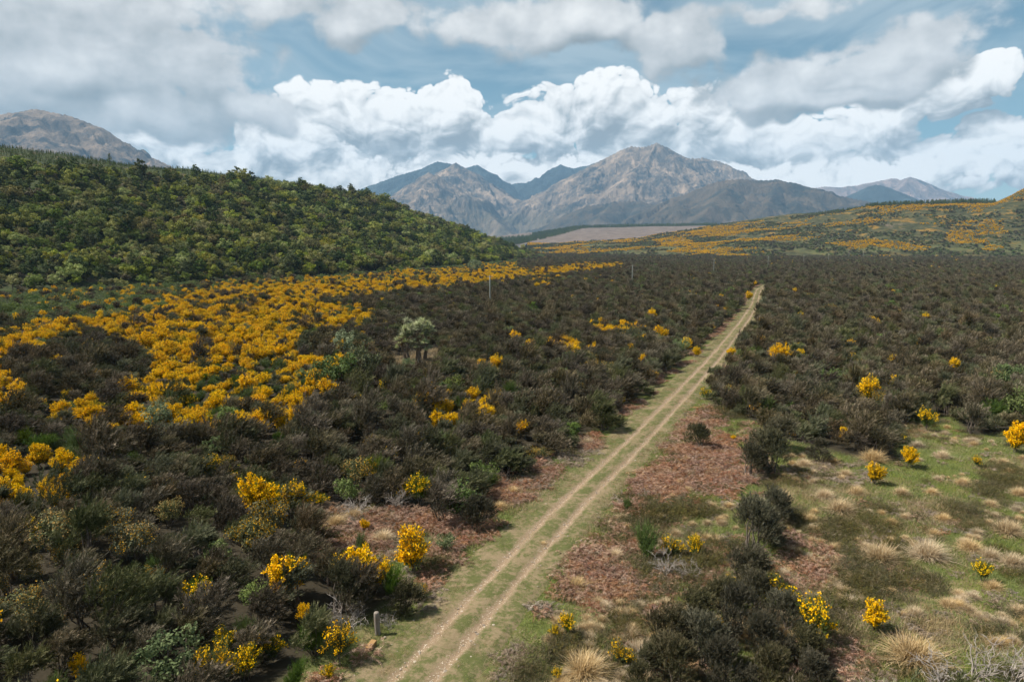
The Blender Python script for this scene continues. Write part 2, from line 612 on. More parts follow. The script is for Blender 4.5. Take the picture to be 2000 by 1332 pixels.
# ------------------------------------------------------------------ hills built between lines (foot, brow, back)
def loft(name, lines, mat_, n=300, steps=40, amp=3.0, scale=40.0, seed=1, gully=0.0):
    """lines: lists of (X, Y, Z) from the foot to the back; a surface through them with natural unevenness"""
    L = []
    for ln in lines:
        a = np.asarray(ln, float)
        s = np.concatenate([[0], np.cumsum(np.linalg.norm(np.diff(a, axis=0), axis=1))])
        q = np.linspace(0, s[-1], n)
        r_ = np.stack([np.interp(q, s, a[:, i]) for i in range(3)], -1)
        for _ in range(12):
            r_[1:-1] = (r_[:-2] + 2 * r_[1:-1] + r_[2:]) / 4
        L.append(r_)
    rows = []; tt = []
    for i in range(len(L) - 1):
        st = steps if np.isscalar(steps) else steps[i]
        for j in range(st):
            t = j / st
            rows.append(L[i] * (1 - t) + L[i + 1] * t); tt.append(i + t)
    rows.append(L[-1]); tt.append(len(L) - 1)
    V = np.stack(rows, 1)                                        # (n, rows, 3)
    for _ in range(6):                                            # round the brows
        V[:, 1:-1] = (V[:, :-2] + 2 * V[:, 1:-1] + V[:, 2:]) / 4
    tt = np.asarray(tt)
    w = np.minimum(sstep(tt, 0.0, 0.35), 1.0)[None, :]
    V[..., 2] += w * amp * (fbm(V[..., 0] / scale, V[..., 1] / scale, 5, seed) + 0.5 * (ridged(V[..., 0] / (scale * 1.4), V[..., 1] / (scale * 1.4), 3, seed + 5) - 0.4))
    if gully:                                                     # gullies running down the first slope
        q = np.linspace(0, 1, n)[:, None] * 26 + 0.8 * fbm(V[..., 0] / 50, V[..., 1] / 50, 2, seed + 8)
        bell = np.clip(4 * tt * (1.15 - tt) / 1.3, 0, 1)[None, :]
        V[..., 2] -= gully * bell * (1 - ridged(q * 0.35, q * 0, 2, seed + 12))
    o = structure(mesh_arrays(name, V.reshape(-1, 3), grid_faces(V.shape[0], V.shape[1]), mat_, smooth=True, attrs={'up': np.tile(tt, n)}))
    return o, V, tt


def mat_hill():
    m_, k = new_mat('hill_undergrowth')
    p = pos(k)
    n1 = k.noise(p, 0.30, 5.0, 0.65)
    n2 = k.noise(p, 0.05, 4.0, 0.6)
    c = k.mix(n1, (0.018, 0.026, 0.010), (0.060, 0.075, 0.028))
    c = k.mix(k.step(n2, 0.52, 0.66), c, (0.085, 0.066, 0.042))
    finish(k, c, 0.95, 0.1, n1, 1.2, 0.9)
    return m_


HF = [(-330, 60, 0), (-240, 180, 0), (-188, 253, 0), (-155, 305, 0), (-108, 385, 0), (-58, 545, 0), (-14, 740, 0), (22, 980, 0), (44, 1180, 0)]
HB = [(-520, 190, 64), (-400, 330, 66), (-300, 428, 70), (-258, 540, 72), (-214, 690, 76), (-172, 850, 78), (-120, 955, 58), (-60, 1040, 41), (40, 1190, 2)]
HR = [(-640, 260, 88), (-500, 420, 90), (-398, 520, 92), (-345, 640, 92), (-285, 790, 92), (-252, 960, 93), (-200, 1060, 70), (-110, 1140, 40), (36, 1200, 1)]
HK = [(-900, 420, 84), (-760, 620, 84), (-620, 760, 82), (-560, 900, 78), (-480, 1080, 74), (-400, 1240, 70), (-330, 1330, 40), (-200, 1330, 10), (30, 1215, -2)]
HILL, HV, HT = loft('forest_hill', [HF, HB, HR, HK], mat_hill(), 340, (60, 34, 20), 5.0, 50.0, 21, gully=6.0)


def P3(u, v, D):
    return at_range(u, v, D)


def mat_terrace():
    """distant slope of dark scrub, pale grass and blossom too far off to tell the bushes apart"""
    m_, k = new_mat('terrace_scrub_and_blossom')
    p = pos(k)
    px_, py_, pz_ = k.sep(p)
    q = k.xyz(k.mul(px_, 1.0), k.mul(py_, 0.55), k.mul(pz_, 2.6))
    n1 = k.noise(q, 0.09, 6.0, 0.68)
    n2 = k.noise(q, 0.022, 4.0, 0.6)
    n3 = k.noise(k.v('ADD', q, (400.0, 90.0, 0.0)), 0.030, 6.0, 0.66)
    c = k.ramp(n1, [(0.30, (0.018, 0.020, 0.010)), (0.48, (0.044, 0.046, 0.020)), (0.62, (0.078, 0.070, 0.032)), (0.78, (0.105, 0.085, 0.042))])
    lowg = k.step(pz_, 46.0, 4.0)
    c = k.mix(k.mul(k.step(n2, 0.46, 0.62), k.mul(lowg, 0.9)), c, k.mix(n1, (0.055, 0.066, 0.024), (0.125, 0.122, 0.050)))
    up = k.step(pz_, 8.0, 40.0, 0.25, 1.0)
    blo = k.mul(k.step(k.add(n3, k.mul(k.sub(n1, 0.5), 0.35)), 0.53, 0.61), up)
    c = k.mix(k.mul(blo, 0.30), c, k.mix(n1, (0.30, 0.14, 0.012), (0.55, 0.28, 0.02)))
    slip = k.step(k.noise(k.v('ADD', q, (90.0, 300.0, 0.0)), 0.012, 4.0, 0.6), 0.66, 0.74, 0.0, 0.55)
    c = k.mix(slip, c, (0.21, 0.155, 0.115))
    finish(k, c, 0.95, 0.1, n1, 3.0, 1.0)
    return m_


def mat_felled():
    m_, k = new_mat('felled_forest_ground')
    p = pos(k)
    px_, py_, pz_ = k.sep(p)
    q = k.xyz(px_, k.mul(py_, 0.5), k.mul(pz_, 3.0))
    n = k.noise(q, 0.035, 6.0, 0.7)
    c = k.ramp(n, [(0.3, (0.065, 0.052, 0.043)), (0.5, (0.125, 0.098, 0.082)), (0.7, (0.175, 0.14, 0.12))])
    finish(k, c, 0.95, 0.1, n, 4.0, 0.8)
    return m_


RF = [(-10, 1560, -1), (60, 1480, -1), P3(1250, 500, 1230), P3(1450, 502, 1120), P3(1700, 502, 1080), P3(2000, 503, 1040), (1000, 960, -1), (1400, 800, -1)]
RM = [P3(1030, 486, 1750), P3(1120, 481, 1700), P3(1250, 478, 1560), P3(1420, 470, 1450), P3(1700, 450, 1330), P3(1950, 445, 1260), (1100, 1200, 60), (1500, 1000, 60)]
RB = [P3(1030, 476, 2150), P3(1120, 474, 2100), P3(1250, 465, 2000), P3(1380, 443, 1900), P3(1500, 430, 1780), P3(1620, 415, 1640), P3(1700, 405, 1560),
      P3(1800, 399, 1500), P3(1900, 396, 1450), P3(1945, 398, 1420), P3(1975, 382, 1400), P3(2020, 355, 1400), P3(2150, 330, 1420), (1900, 1300, 180)]
RK = [(40, 2400, 10), (250, 2600, 22), (500, 2500, 40), (760, 2400, 95), (900, 2300, 120), (1050, 2200, 122), (1200, 2150, 122), (1400, 2100, 130), (1900, 2100, 160), (2600, 1900, 180)]
TERR, RV, RT = loft('broom_terrace', [RF, RM, RB, RK], mat_terrace(), 340, (30, 30, 14), 5.0, 60.0, 41)

CF = [(-80, 2250, 10), P3(1030, 476, 2260), P3(1150, 472, 2200), P3(1300, 462, 2150), P3(1400, 446, 2150), P3(1480, 436, 2150)]
CB = [P3(960, 470, 3300), P3(1040, 466, 3200), P3(1130, 446, 3400), P3(1230, 443, 3400), P3(1380, 441, 3300), P3(1560, 436, 3200)]
CK = [(-300, 3900, 40), (60, 4000, 90), (420, 4000, 110), (900, 4000, 118), (1200, 3900, 122), (1700, 3800, 124)]
FELL, FV, FT = loft('felled_terrace', [CF, CB, CK], mat_felled(), 200, (40, 12), 3.0, 120.0, 61)


# ------------------------------------------------------------------ mountains: ridge lines with spurs, eroded
def mat_rock(name, scree, rock, grass, dark, grass_line, grass_amt):
    m_, k = new_mat(name)
    g = k.node('ShaderNodeNewGeometry')
    p = g.outputs['Position']
    px_, py_, pz_ = k.sep(p)
    nz = k.sep(g.outputs['Normal'])[2]
    wv = k.noise(p, 0.0012, 3.0, 0.5, col=True)
    q = k.v('ADD', k.v('MULTIPLY', p, (1.0, 1.0, 0.32)), k.v('SCALE', wv, 260.0))
    n1 = k.noise(q, 0.0065, 8.0, 0.72)
    n2 = k.noise(q, 0.0017, 5.0, 0.62)
    n3 = k.noise(k.v('ADD', q, (5000.0, 800.0, 0.0)), 0.0034, 6.0, 0.66)
    c = k.mix(k.step(n1, 0.40, 0.62), rock, scree)
    c = k.mix(k.step(n3, 0.54, 0.64, 0.0, 0.85), c, tuple(min(1.0, x * 1.55) for x in scree))
    c = k.mix(k.step(k.add(n3, k.mul(n1, 0.3)), 0.54, 0.62, 0.80, 0.0), c, dark)
    gl = k.step(k.add(pz_, k.mul(k.sub(n2, 0.5), 900.0)), grass_line + 160.0, grass_line - 160.0)
    c = k.mix(k.mul(gl, grass_amt), c, grass)
    att = k.node('ShaderNodeAttribute', attribute_name='gully').outputs['Fac']
    c = k.mix(k.mul(k.step(att, 0.62, 0.9), 0.45), c, tuple(min(1.0, x * 1.25) for x in scree))
    finish(k, c, 0.95, 0.1, n1, 42.0, 1.0)
    return m_


def mountain(name, ridges, mat_, az0, az1, d0, d1, n_az, n_d, seed, slope=0.62, rough=1.0, gul=1.0, floor=-40.0):
    """ridges: polylines of (px, py, range m); the ground falls away from them on both sides"""
    segs = []
    for rd in ridges:
        pts = np.array([at_range(*q) for q in rd])
        s = np.concatenate([[0], np.cumsum(np.linalg.norm(np.diff(pts[:, :2], axis=0), axis=1))])
        n = max(4, int(s[-1] / 45))
        q = np.linspace(0, s[-1], n)
        segs.append(np.stack([np.interp(q, s, pts[:, 0]), np.interp(q, s, pts[:, 1]), np.interp(q, s, pts[:, 2]), q], -1))
    n_az, n_d = int(n_az * 1.4), int(n_d * 1.4)
    a = np.tan(np.radians(np.linspace(az0, az1, n_az)))
    d = np.linspace(d0, d1, n_d)
    A_, D_ = np.meshgrid(a, d, indexing='ij')
    X = (A_ * D_); Y = D_.copy()
    wx = 170 * fbm(X / 800, Y / 800, 4, seed); wy = 170 * fbm(X / 800 + 9, Y / 800, 4, seed + 3)
    xw = (X + wx).ravel(); yw = (Y + wy).ravel()
    Z = np.full(X.size, -1e9); G = np.zeros(X.size); DD = np.zeros(X.size)
    for ri, sg in enumerate(segs):
        dist = np.full(X.size, 1e18); zr = np.zeros(X.size); al = np.zeros(X.size)
        for c in range(0, len(sg), 1):
            dd = (xw - sg[c, 0]) ** 2 + (yw - sg[c, 1]) ** 2
            # the true ridge keeps its place: warp fades close to it
            d0_ = (X.ravel() - sg[c, 0]) ** 2 + (Y.ravel() - sg[c, 1]) ** 2
            f = np.clip(d0_ / 600.0 ** 2, 0, 1)
            dd = dd * f + d0_ * (1 - f)
            score = np.sqrt(dd) * slope - sg[c, 2]
            better = score < dist
            dist = np.where(better, score, dist)
            al = np.where(better, sg[c, 3], al)
            zr = np.where(better, np.sqrt(dd), zr)
        sp = ridged(al / 520.0 + ri * 7.3, zr / 2600.0 + 3 * ri, 3, seed + 9 + ri)         # spurs and gullies down the fall line
        z = -dist - gul * np.clip(zr, 0, 700) * 0.26 * (0.62 - sp)
        better = z > Z
        G = np.where(better, 1 - sp, G); DD = np.where(better, zr, DD)
        Z = np.maximum(Z, z)
    Z = Z.reshape(X.shape); DD = DD.reshape(X.shape)
    w = np.clip(DD / 260.0, 0.10, 1.0)
    Z = Z + rough * w * (125 * (ridged(X / 620, Y / 620, 6, seed + 40, 0.55) - 0.45) + 66 * fbm(X / 150, Y / 150, 5, seed + 50, 0.62))
    Z = Z + rough * (1 - w) * 16 * fbm(X / 90, Y / 90, 4, seed + 60, 0.65)
    Z = np.maximum(Z, floor + 0 * Z)
    F = grid_faces(n_az, n_d)
    zf = Z.ravel()[F].max(1)
    F = F[zf > floor + 1]
    o = mesh_arrays(name, np.stack([X, Y, Z], -1).reshape(-1, 3), F[:, ::-1], mat_, smooth=True, attrs={'gully': G})
    return structure(o)


ROCK = mat_rock('weathered_rock', (0.205, 0.150, 0.106), (0.066, 0.056, 0.047), (0.064, 0.055, 0.028), (0.009, 0.014, 0.016), 400.0, 0.65)
ROCK_DARK = mat_rock('shadow_toned_rock', (0.026, 0.036, 0.036), (0.016, 0.024, 0.026), (0.020, 0.028, 0.022), (0.010, 0.016, 0.018), 500.0, 0.5)  # no forest: the back range's cloud shadow is painted in as dark colour
ROCK_LOW = mat_rock('foothill_tussock', (0.082, 0.060, 0.040), (0.026, 0.028, 0.024), (0.046, 0.039, 0.023), (0.006, 0.012, 0.012), 500.0, 0.40)  # tussock tones darkened; the right foothill's cloud shadow is put into the colour
ROCK_FAR = mat_rock('far_red_scree', (0.20, 0.145, 0.125), (0.12, 0.092, 0.082), (0.10, 0.085, 0.06), (0.06, 0.05, 0.05), 350.0, 0.4)

mountain('dome_mountain', [[(-420, 330, 5600), (-200, 262, 5800), (0, 222, 6000), (70, 213, 6000), (120, 222, 6000), (190, 246, 6050), (203, 258, 6050), (255, 288, 6150), (330, 322, 6300), (430, 380, 6400)],
                           [(60, 216, 5950), (90, 268, 5500), (130, 340, 5000)], [(0, 224, 6000), (-60, 300, 5400)], [(200, 258, 6050), (240, 320, 5600)]],
         ROCK, -52, -20, 4300, 7600, 240, 150, 101, 0.55)
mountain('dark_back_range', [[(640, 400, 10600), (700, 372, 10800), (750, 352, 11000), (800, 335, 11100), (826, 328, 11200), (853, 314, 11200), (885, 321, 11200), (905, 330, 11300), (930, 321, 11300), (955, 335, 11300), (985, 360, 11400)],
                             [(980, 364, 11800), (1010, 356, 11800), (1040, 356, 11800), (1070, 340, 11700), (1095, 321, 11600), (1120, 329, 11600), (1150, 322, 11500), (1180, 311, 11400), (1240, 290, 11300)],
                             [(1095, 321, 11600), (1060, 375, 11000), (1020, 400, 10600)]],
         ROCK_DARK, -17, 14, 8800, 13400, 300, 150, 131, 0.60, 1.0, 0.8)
mountain('pyramid_mountain', [[(890, 318, 9900), (915, 332, 9800), (950, 356, 9600), (1000, 388, 9300), (1035, 405, 9100), (1060, 425, 8800)],
                              [(890, 318, 9900), (872, 345, 9600), (866, 365, 9300)],
                              [(838, 336, 8900), (862, 352, 8800), (905, 376, 8600), (945, 410, 8300), (975, 436, 8000), (1000, 458, 7700)],
                              [(838, 336, 8900), (800, 360, 8900), (760, 384, 9000), (700, 400, 9100)],
                              [(838, 336, 8900), (820, 385, 8300), (800, 430, 7800)],
                              [(905, 376, 8600), (880, 430, 7900)]],
         ROCK, -18, 4, 6300, 10800, 300, 200, 151, 0.60)
mountain('main_mountain', [[(1000, 440, 8900), (1032, 422, 9000), (1060, 388, 9200), (1094, 353, 9300), (1140, 330, 9350), (1185, 308, 9400), (1215, 292, 9400), (1234, 285, 9400), (1255, 288, 9400), (1283, 279, 9400), (1302, 286, 9400), (1342, 313, 9300), (1380, 335, 9100), (1415, 352, 8900), (1470, 372, 8800)],
                           [(1345, 312, 9900), (1372, 308, 9900), (1400, 313, 9900), (1420, 320, 9900), (1445, 338, 9800), (1470, 350, 9700), (1540, 375, 9600)],
                           [(1283, 279, 9400), (1262, 312, 9000), (1225, 345, 8600), (1180, 385, 8200), (1140, 430, 7700)],
                           [(1185, 308, 9400), (1150, 360, 8800), (1110, 410, 8300), (1075, 440, 7900)],
                           [(1302, 286, 9400), (1318, 330, 8900), (1290, 375, 8400), (1262, 400, 8100)],
                           [(1380, 335, 9100), (1360, 375, 8500)]],
         ROCK, -1, 22, 6700, 10800, 320, 210, 171, 0.62)
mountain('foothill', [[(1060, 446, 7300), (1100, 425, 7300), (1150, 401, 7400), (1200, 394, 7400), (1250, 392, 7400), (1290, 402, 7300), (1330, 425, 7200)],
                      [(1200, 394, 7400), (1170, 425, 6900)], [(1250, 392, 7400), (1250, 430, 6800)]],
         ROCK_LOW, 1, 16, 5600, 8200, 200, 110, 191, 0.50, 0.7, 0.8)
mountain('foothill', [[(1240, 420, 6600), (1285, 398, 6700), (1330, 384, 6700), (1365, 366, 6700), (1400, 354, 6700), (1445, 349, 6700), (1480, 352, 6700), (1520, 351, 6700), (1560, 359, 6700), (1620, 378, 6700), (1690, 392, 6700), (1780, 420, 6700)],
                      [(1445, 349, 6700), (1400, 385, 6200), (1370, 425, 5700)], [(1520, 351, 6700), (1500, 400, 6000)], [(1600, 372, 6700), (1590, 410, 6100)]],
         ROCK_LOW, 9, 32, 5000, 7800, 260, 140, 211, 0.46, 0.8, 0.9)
mountain('far_peak', [[(1560, 372, 12500), (1610, 364, 12500), (1640, 366, 12500), (1670, 362, 12500), (1705, 356, 12500), (1745, 347, 12500), (1758, 352, 12400), (1777, 345, 12300), (1800, 352, 12300), (1835, 368, 12300), (1885, 384, 12300), (1960, 410, 12300)],
                      [(1777, 345, 12300), (1750, 380, 11600)]],
         ROCK_FAR, 20, 38, 10500, 13600, 200, 90, 231, 0.55, 0.8, 1.0)
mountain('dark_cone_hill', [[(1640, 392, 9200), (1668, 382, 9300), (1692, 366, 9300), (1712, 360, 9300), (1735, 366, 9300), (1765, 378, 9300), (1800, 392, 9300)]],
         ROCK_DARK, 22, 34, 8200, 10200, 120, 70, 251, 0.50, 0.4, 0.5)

# ------------------------------------------------------------------ plant materials
def leaf_mat(name, stops, var=0.25, trans=0.25, rough=0.7, spec=0.12, hue=0.0, sat=(0.8, 1.2)):
    """leaf colours picked per leaf ('tint'), with a shift from plant to plant"""
    m_, k = new_mat(name)
    t = k.node('ShaderNodeAttribute', attribute_name='tint').outputs['Fac']
    r_ = k.node('ShaderNodeObjectInfo').outputs['Random']
    n = len(stops)
    c = k.ramp(t, [(i / (n - 1), s) for i, s in enumerate(stops)])
    hs = k.node('ShaderNodeHueSaturation')
    k.put(hs.inputs['Color'], c)
    k.put(hs.inputs['Value'], k.mad(r_, 2 * var, 1.0 - var))
    k.put(hs.inputs['Saturation'], k.mad(k.m('FRACT', k.mul(r_, 7.31)), sat[1] - sat[0], sat[0]))
    if hue:
        k.put(hs.inputs['Hue'], k.mad(k.m('FRACT', k.mul(r_, 3.77)), hue, 0.5 - hue / 2))
    b = k.node('ShaderNodeBsdfPrincipled')
    k.l.new(hs.outputs[0], b.inputs['Base Color'])
    b.inputs['Roughness'].default_value = rough
    b.inputs['Specular IOR Level'].default_value = spec
    out = b.outputs[0]
    if trans:
        tr = k.node('ShaderNodeBsdfTranslucent')
        k.l.new(hs.outputs[0], tr.inputs[0])
        mx_ = k.node('ShaderNodeMixShader')
        mx_.inputs[0].default_value = trans
        k.l.new(out, mx_.inputs[1]); k.l.new(tr.outputs[0], mx_.inputs[2])
        out = mx_.outputs[0]
    o = k.node('ShaderNodeOutputMaterial')
    k.l.new(out, o.inputs[0])
    return m_


def wood_mat(name, a, b, scale=9.0):
    m_, k = new_mat(name)
    p = k.node('ShaderNodeTexCoord').outputs['Object']
    n = k.noise(k.v('MULTIPLY', p, (1.0, 1.0, 0.18)), scale, 5.0, 0.65)
    finish(k, k.mix(n, a, b), 0.85, 0.15, n, 0.02, 0.6)
    return m_


M_SCRUB = leaf_mat('scrub_foliage', [(0.028, 0.027, 0.012), (0.070, 0.059, 0.031), (0.155, 0.124, 0.078), (0.28, 0.230, 0.158)], 0.34, 0.12, hue=0.03)
M_SCRUB_G = leaf_mat('scrub_foliage_olive', [(0.034, 0.042, 0.016), (0.074, 0.082, 0.036), (0.130, 0.130, 0.064), (0.21, 0.20, 0.115)], 0.30, 0.12, hue=0.03)
M_SCRUB_D = leaf_mat('dense_scrub_foliage', [(0.024, 0.026, 0.012), (0.052, 0.050, 0.026), (0.095, 0.086, 0.050), (0.15, 0.135, 0.085)], 0.2, 0.1, hue=0.03)  # darker copy of the scrub foliage: shading of the isolated bushes painted in
M_STEM = wood_mat('grey_brown_bark', (0.065, 0.050, 0.038), (0.17, 0.14, 0.115))
M_BROOM = leaf_mat('broom_stems_green', [(0.040, 0.066, 0.012), (0.080, 0.118, 0.024), (0.125, 0.165, 0.042)], 0.25, 0.2, hue=0.03)
M_FLOWER = leaf_mat('broom_blossom', [(0.90, 0.47, 0.005), (0.95, 0.56, 0.007), (0.96, 0.63, 0.012)], 0.10, 0.3, 0.6, hue=0.012, sat=(1.0, 1.1))
M_GORSE = leaf_mat('gorse_foliage', [(0.070, 0.080, 0.034), (0.120, 0.122, 0.056), (0.18, 0.165, 0.09)], 0.2, 0.15, hue=0.02)
M_GORSEFL = leaf_mat('faded_gorse_blossom', [(0.36, 0.20, 0.03), (0.50, 0.27, 0.025), (0.62, 0.33, 0.02)], 0.2, 0.25)
M_GREEN = leaf_mat('shrub_leaves_green', [(0.060, 0.088, 0.028), (0.115, 0.148, 0.048), (0.175, 0.210, 0.080)], 0.25, 0.2, hue=0.04)
M_PALE = leaf_mat('shrub_leaves_pale', [(0.10, 0.125, 0.070), (0.17, 0.20, 0.115), (0.27, 0.30, 0.18)], 0.12, 0.2)
M_BRIGHT = leaf_mat('shrub_leaves_bright', [(0.06, 0.095, 0.024), (0.11, 0.16, 0.042), (0.17, 0.23, 0.07)], 0.12, 0.25)
M_TREE = leaf_mat('forest_leaves', [(0.078, 0.098, 0.020), (0.172, 0.200, 0.042), (0.285, 0.300, 0.075), (0.38, 0.375, 0.12)], 0.34, 0.22, hue=0.07)
M_TREE2 = leaf_mat('forest_leaves_olive', [(0.075, 0.072, 0.024), (0.155, 0.138, 0.050), (0.25, 0.215, 0.092)], 0.30, 0.2, hue=0.05)
M_TREE3 = leaf_mat('forest_leaves_dark', [(0.040, 0.060, 0.016), (0.085, 0.112, 0.030), (0.145, 0.170, 0.052)], 0.25, 0.2, hue=0.04)
M_PINE = leaf_mat('pine_needles', [(0.055, 0.085, 0.022), (0.100, 0.138, 0.040), (0.16, 0.195, 0.062)], 0.2, 0.15)
M_TUSSOCK = leaf_mat('tussock_straw', [(0.26, 0.175, 0.090), (0.46, 0.335, 0.185), (0.62, 0.48, 0.29), (0.70, 0.57, 0.38)], 0.14, 0.3)
M_BRACKEN = leaf_mat('dead_bracken', [(0.19, 0.098, 0.058), (0.31, 0.170, 0.105), (0.43, 0.265, 0.180), (0.54, 0.40, 0.29)], 0.20, 0.25, hue=0.02)
M_LITTER = leaf_mat('pale_dead_stalks', [(0.20, 0.145, 0.105), (0.31, 0.24, 0.18), (0.42, 0.34, 0.265)], 0.2, 0.2)
M_HEATH = leaf_mat('low_heath_leaves', [(0.060, 0.062, 0.024), (0.115, 0.105, 0.042), (0.19, 0.14, 0.072)], 0.2, 0.15, hue=0.02)
M_TWIG = leaf_mat('bleached_twigs', [(0.17, 0.145, 0.125), (0.29, 0.255, 0.225), (0.42, 0.38, 0.34)], 0.1, 0.0)
M_GRASS = leaf_mat('green_grass_blades', [(0.085, 0.114, 0.026), (0.155, 0.190, 0.050), (0.245, 0.268, 0.090)], 0.25, 0.3, hue=0.03)
M_DRY = leaf_mat('dry_grass_blades', [(0.17, 0.125, 0.068), (0.29, 0.22, 0.125), (0.41, 0.325, 0.20)], 0.2, 0.3)
M_SWORD = leaf_mat('cabbage_tree_leaves', [(0.19, 0.225, 0.110), (0.36, 0.39, 0.20), (0.55, 0.55, 0.33)], 0.14, 0.2)
M_DEADLEAF = leaf_mat('cabbage_tree_dead_leaves', [(0.20, 0.13, 0.075), (0.32, 0.23, 0.14)], 0.1, 0.1)
M_CABTRUNK = wood_mat('cabbage_tree_bark', (0.085, 0.060, 0.042), (0.24, 0.185, 0.135))


# ------------------------------------------------------------------ plant geometry (arrays of leaves)
def unit(v):
    return v / np.maximum(np.linalg.norm(v, axis=-1, keepdims=True), 1e-9)


def rand_unit(n):
    return unit(rng.normal(size=(n, 3)))


class Leaves:
    """collects triangles with a tint per leaf"""
    def __init__(self):
        self.v = []; self.t = []

    def blades(self, base, d, L, W, tint, side=None):
        n = len(base)
        d = unit(d)
        s = unit(np.cross(d, rand_unit(n))) if side is None else side
        L = np.broadcast_to(L, (n,))[:, None]; W = np.broadcast_to(W, (n,))[:, None]
        v = np.stack([base - s * W / 2, base + s * W / 2, base + d * L], 1)
        self.v.append(v.reshape(-1, 3)); self.t.append(np.repeat(tint, 3))

    def leaf(self, c, nrm, size, tint, aspect=0.55):
        """diamond leaf of two triangles"""
        n = len(c)
        nrm = unit(nrm)
        a = unit(np.cross(nrm, rand_unit(n))); b = np.cross(nrm, a)
        s = np.broadcast_to(size, (n,))[:, None]
        p0, p1, p2, p3 = c - a * s, c - b * s * aspect, c + a * s, c + b * s * aspect
        v = np.stack([p0, p1, p2, p0, p2, p3], 1)
        self.v.append(v.reshape(-1, 3)); self.t.append(np.repeat(tint, 6))

    def mesh(self, name, mat_):
        V = np.concatenate(self.v); T = np.clip(np.concatenate(self.t), 0, 1)
        return mesh_arrays(name, V, np.arange(len(V)).reshape(-1, 3), mat_, tint=T, link=False)


def tubes(paths, radii, sides=5):
    """tapered tubes along polylines -> V, quads"""
    VV = []; FF = []; o = 0
    for P_, r_ in zip(paths, radii):
        P_ = np.asarray(P_, float); n = len(P_)
        T_ = unit(np.gradient(P_, axis=0))
        ref = np.where(np.abs(T_[:, 2:3]) > 0.9, np.array([[1.0, 0, 0]]), np.array([[0, 0, 1.0]]))
        a = unit(np.cross(T_, ref)); b = np.cross(T_, a)
        th = np.linspace(0, 2 * math.pi, sides, endpoint=False)
        ring = P_[:, None] + np.asarray(r_)[:, None, None] * (a[:, None] * np.cos(th)[None, :, None] + b[:, None] * np.sin(th)[None, :, None])
        VV.append(ring.reshape(-1, 3))
        i = np.arange(n - 1)[:, None] * sides + np.arange(sides)[None, :]
        j = np.arange(n - 1)[:, None] * sides + (np.arange(sides)[None, :] + 1) % sides
        FF.append(np.stack([i, j, j + sides, i + sides], -1).reshape(-1, 4) + o)
        o += n * sides
    return np.concatenate(VV), np.concatenate(FF)


def bend(p0, p1, n=4, w=0.08):
    t = np.linspace(0, 1, n)[:, None]
    p = np.asarray(p0) * (1 - t) + np.asarray(p1) * t
    p[1:-1] += rng.normal(size=(n - 2, 3)) * w * np.linalg.norm(np.subtract(p1, p0))
    return p


def stems_mesh(name, tips, r0, mat_, n=4, base_r=0.12):
    paths = []; rad_ = []
    for tp in tips:
        b0 = np.array([rng.normal() * base_r, rng.normal() * base_r, -0.15])
        paths.append(bend(b0, tp, n, 0.06)); rad_.append(np.linspace(r0, r0 * 0.3, n))
    V, F = tubes(paths, rad_, 5)
    return mesh_arrays(name, V, F, mat_, link=False, tint=rng.uniform(0, 1, len(V)))


def make_scrub(seed, h=2.5, w=1.35, lean=0.35, n_pl=190, n_bl=34, mat_=None, fine=1.0):
    """wind-combed shrub: plumes of fine leaves on several lobes, down to the ground"""
    global rng
    rng = np.random.default_rng(seed)
    nl = rng.integers(7, 10)
    hh = rng.uniform(0.22, 0.72, nl)
    rad_ = w * (1.0 - 0.75 * hh) * rng.uniform(0.5, 1.0, nl)
    aa = rng.uniform(0, 2 * math.pi, nl)
    lc = np.stack([np.cos(aa) * rad_, np.sin(aa) * rad_, hh * h], -1)
    lc[0] = (0, 0, 0.68 * h)
    lr = rng.uniform(0.20, 0.32, nl) * h
    lt = rng.uniform(-0.16, 0.16, nl)
    L = Leaves()
    li = rng.integers(0, nl, n_pl)
    d = rand_unit(n_pl); d[:, 2] = d[:, 2] * 0.8 + 0.18; d = unit(d)
    base = lc[li] + d * (lr[li] * rng.uniform(0.2, 0.8, n_pl))[:, None]
    base[:, 2] = np.maximum(base[:, 2], 0.06)
    out = unit(base * np.array([1, 1, 0.3]) + 1e-6)
    pd = unit(d * 0.45 + out * 0.25 + np.array([lean, lean * 0.15, 0.66]) + rng.normal(size=(n_pl, 3)) * 0.16)
    pl = rng.uniform(0.34, 0.74, n_pl) * h / 2.5 * fine
    ptint = np.clip(rng.uniform(0.10, 0.72, n_pl) + lt[li], 0, 1)
    t = rng.uniform(0.0, 1.0, (n_pl, n_bl))
    curve = np.array([lean * 0.55, 0.05, -0.12])
    P_ = base[:, None] + pd[:, None] * (t * pl[:, None])[..., None] + curve * (t * t * pl[:, None])[..., None]
    P_ = P_ + rng.normal(size=P_.shape) * (0.055 * (1.1 - t))[..., None]
    bd = unit(pd[:, None] + curve * t[..., None] + rng.normal(size=P_.shape) * 0.36)
    L.blades(P_.reshape(-1, 3), bd.reshape(-1, 3), rng.uniform(0.12, 0.25, n_pl * n_bl) * fine, rng.uniform(0.018, 0.036, n_pl * n_bl) * (0.4 + 0.6 * fine),
             np.clip(np.repeat(ptint, n_bl) + (t.ravel() - 0.5) * 0.30 + rng.normal(size=n_pl * n_bl) * 0.12, 0, 1))
    fol = L.mesh('foliage', mat_ or M_SCRUB)
    st = stems_mesh('stems', lc * 0.95, 0.045, M_STEM)
    return {'stems': st, 'foliage': fol}


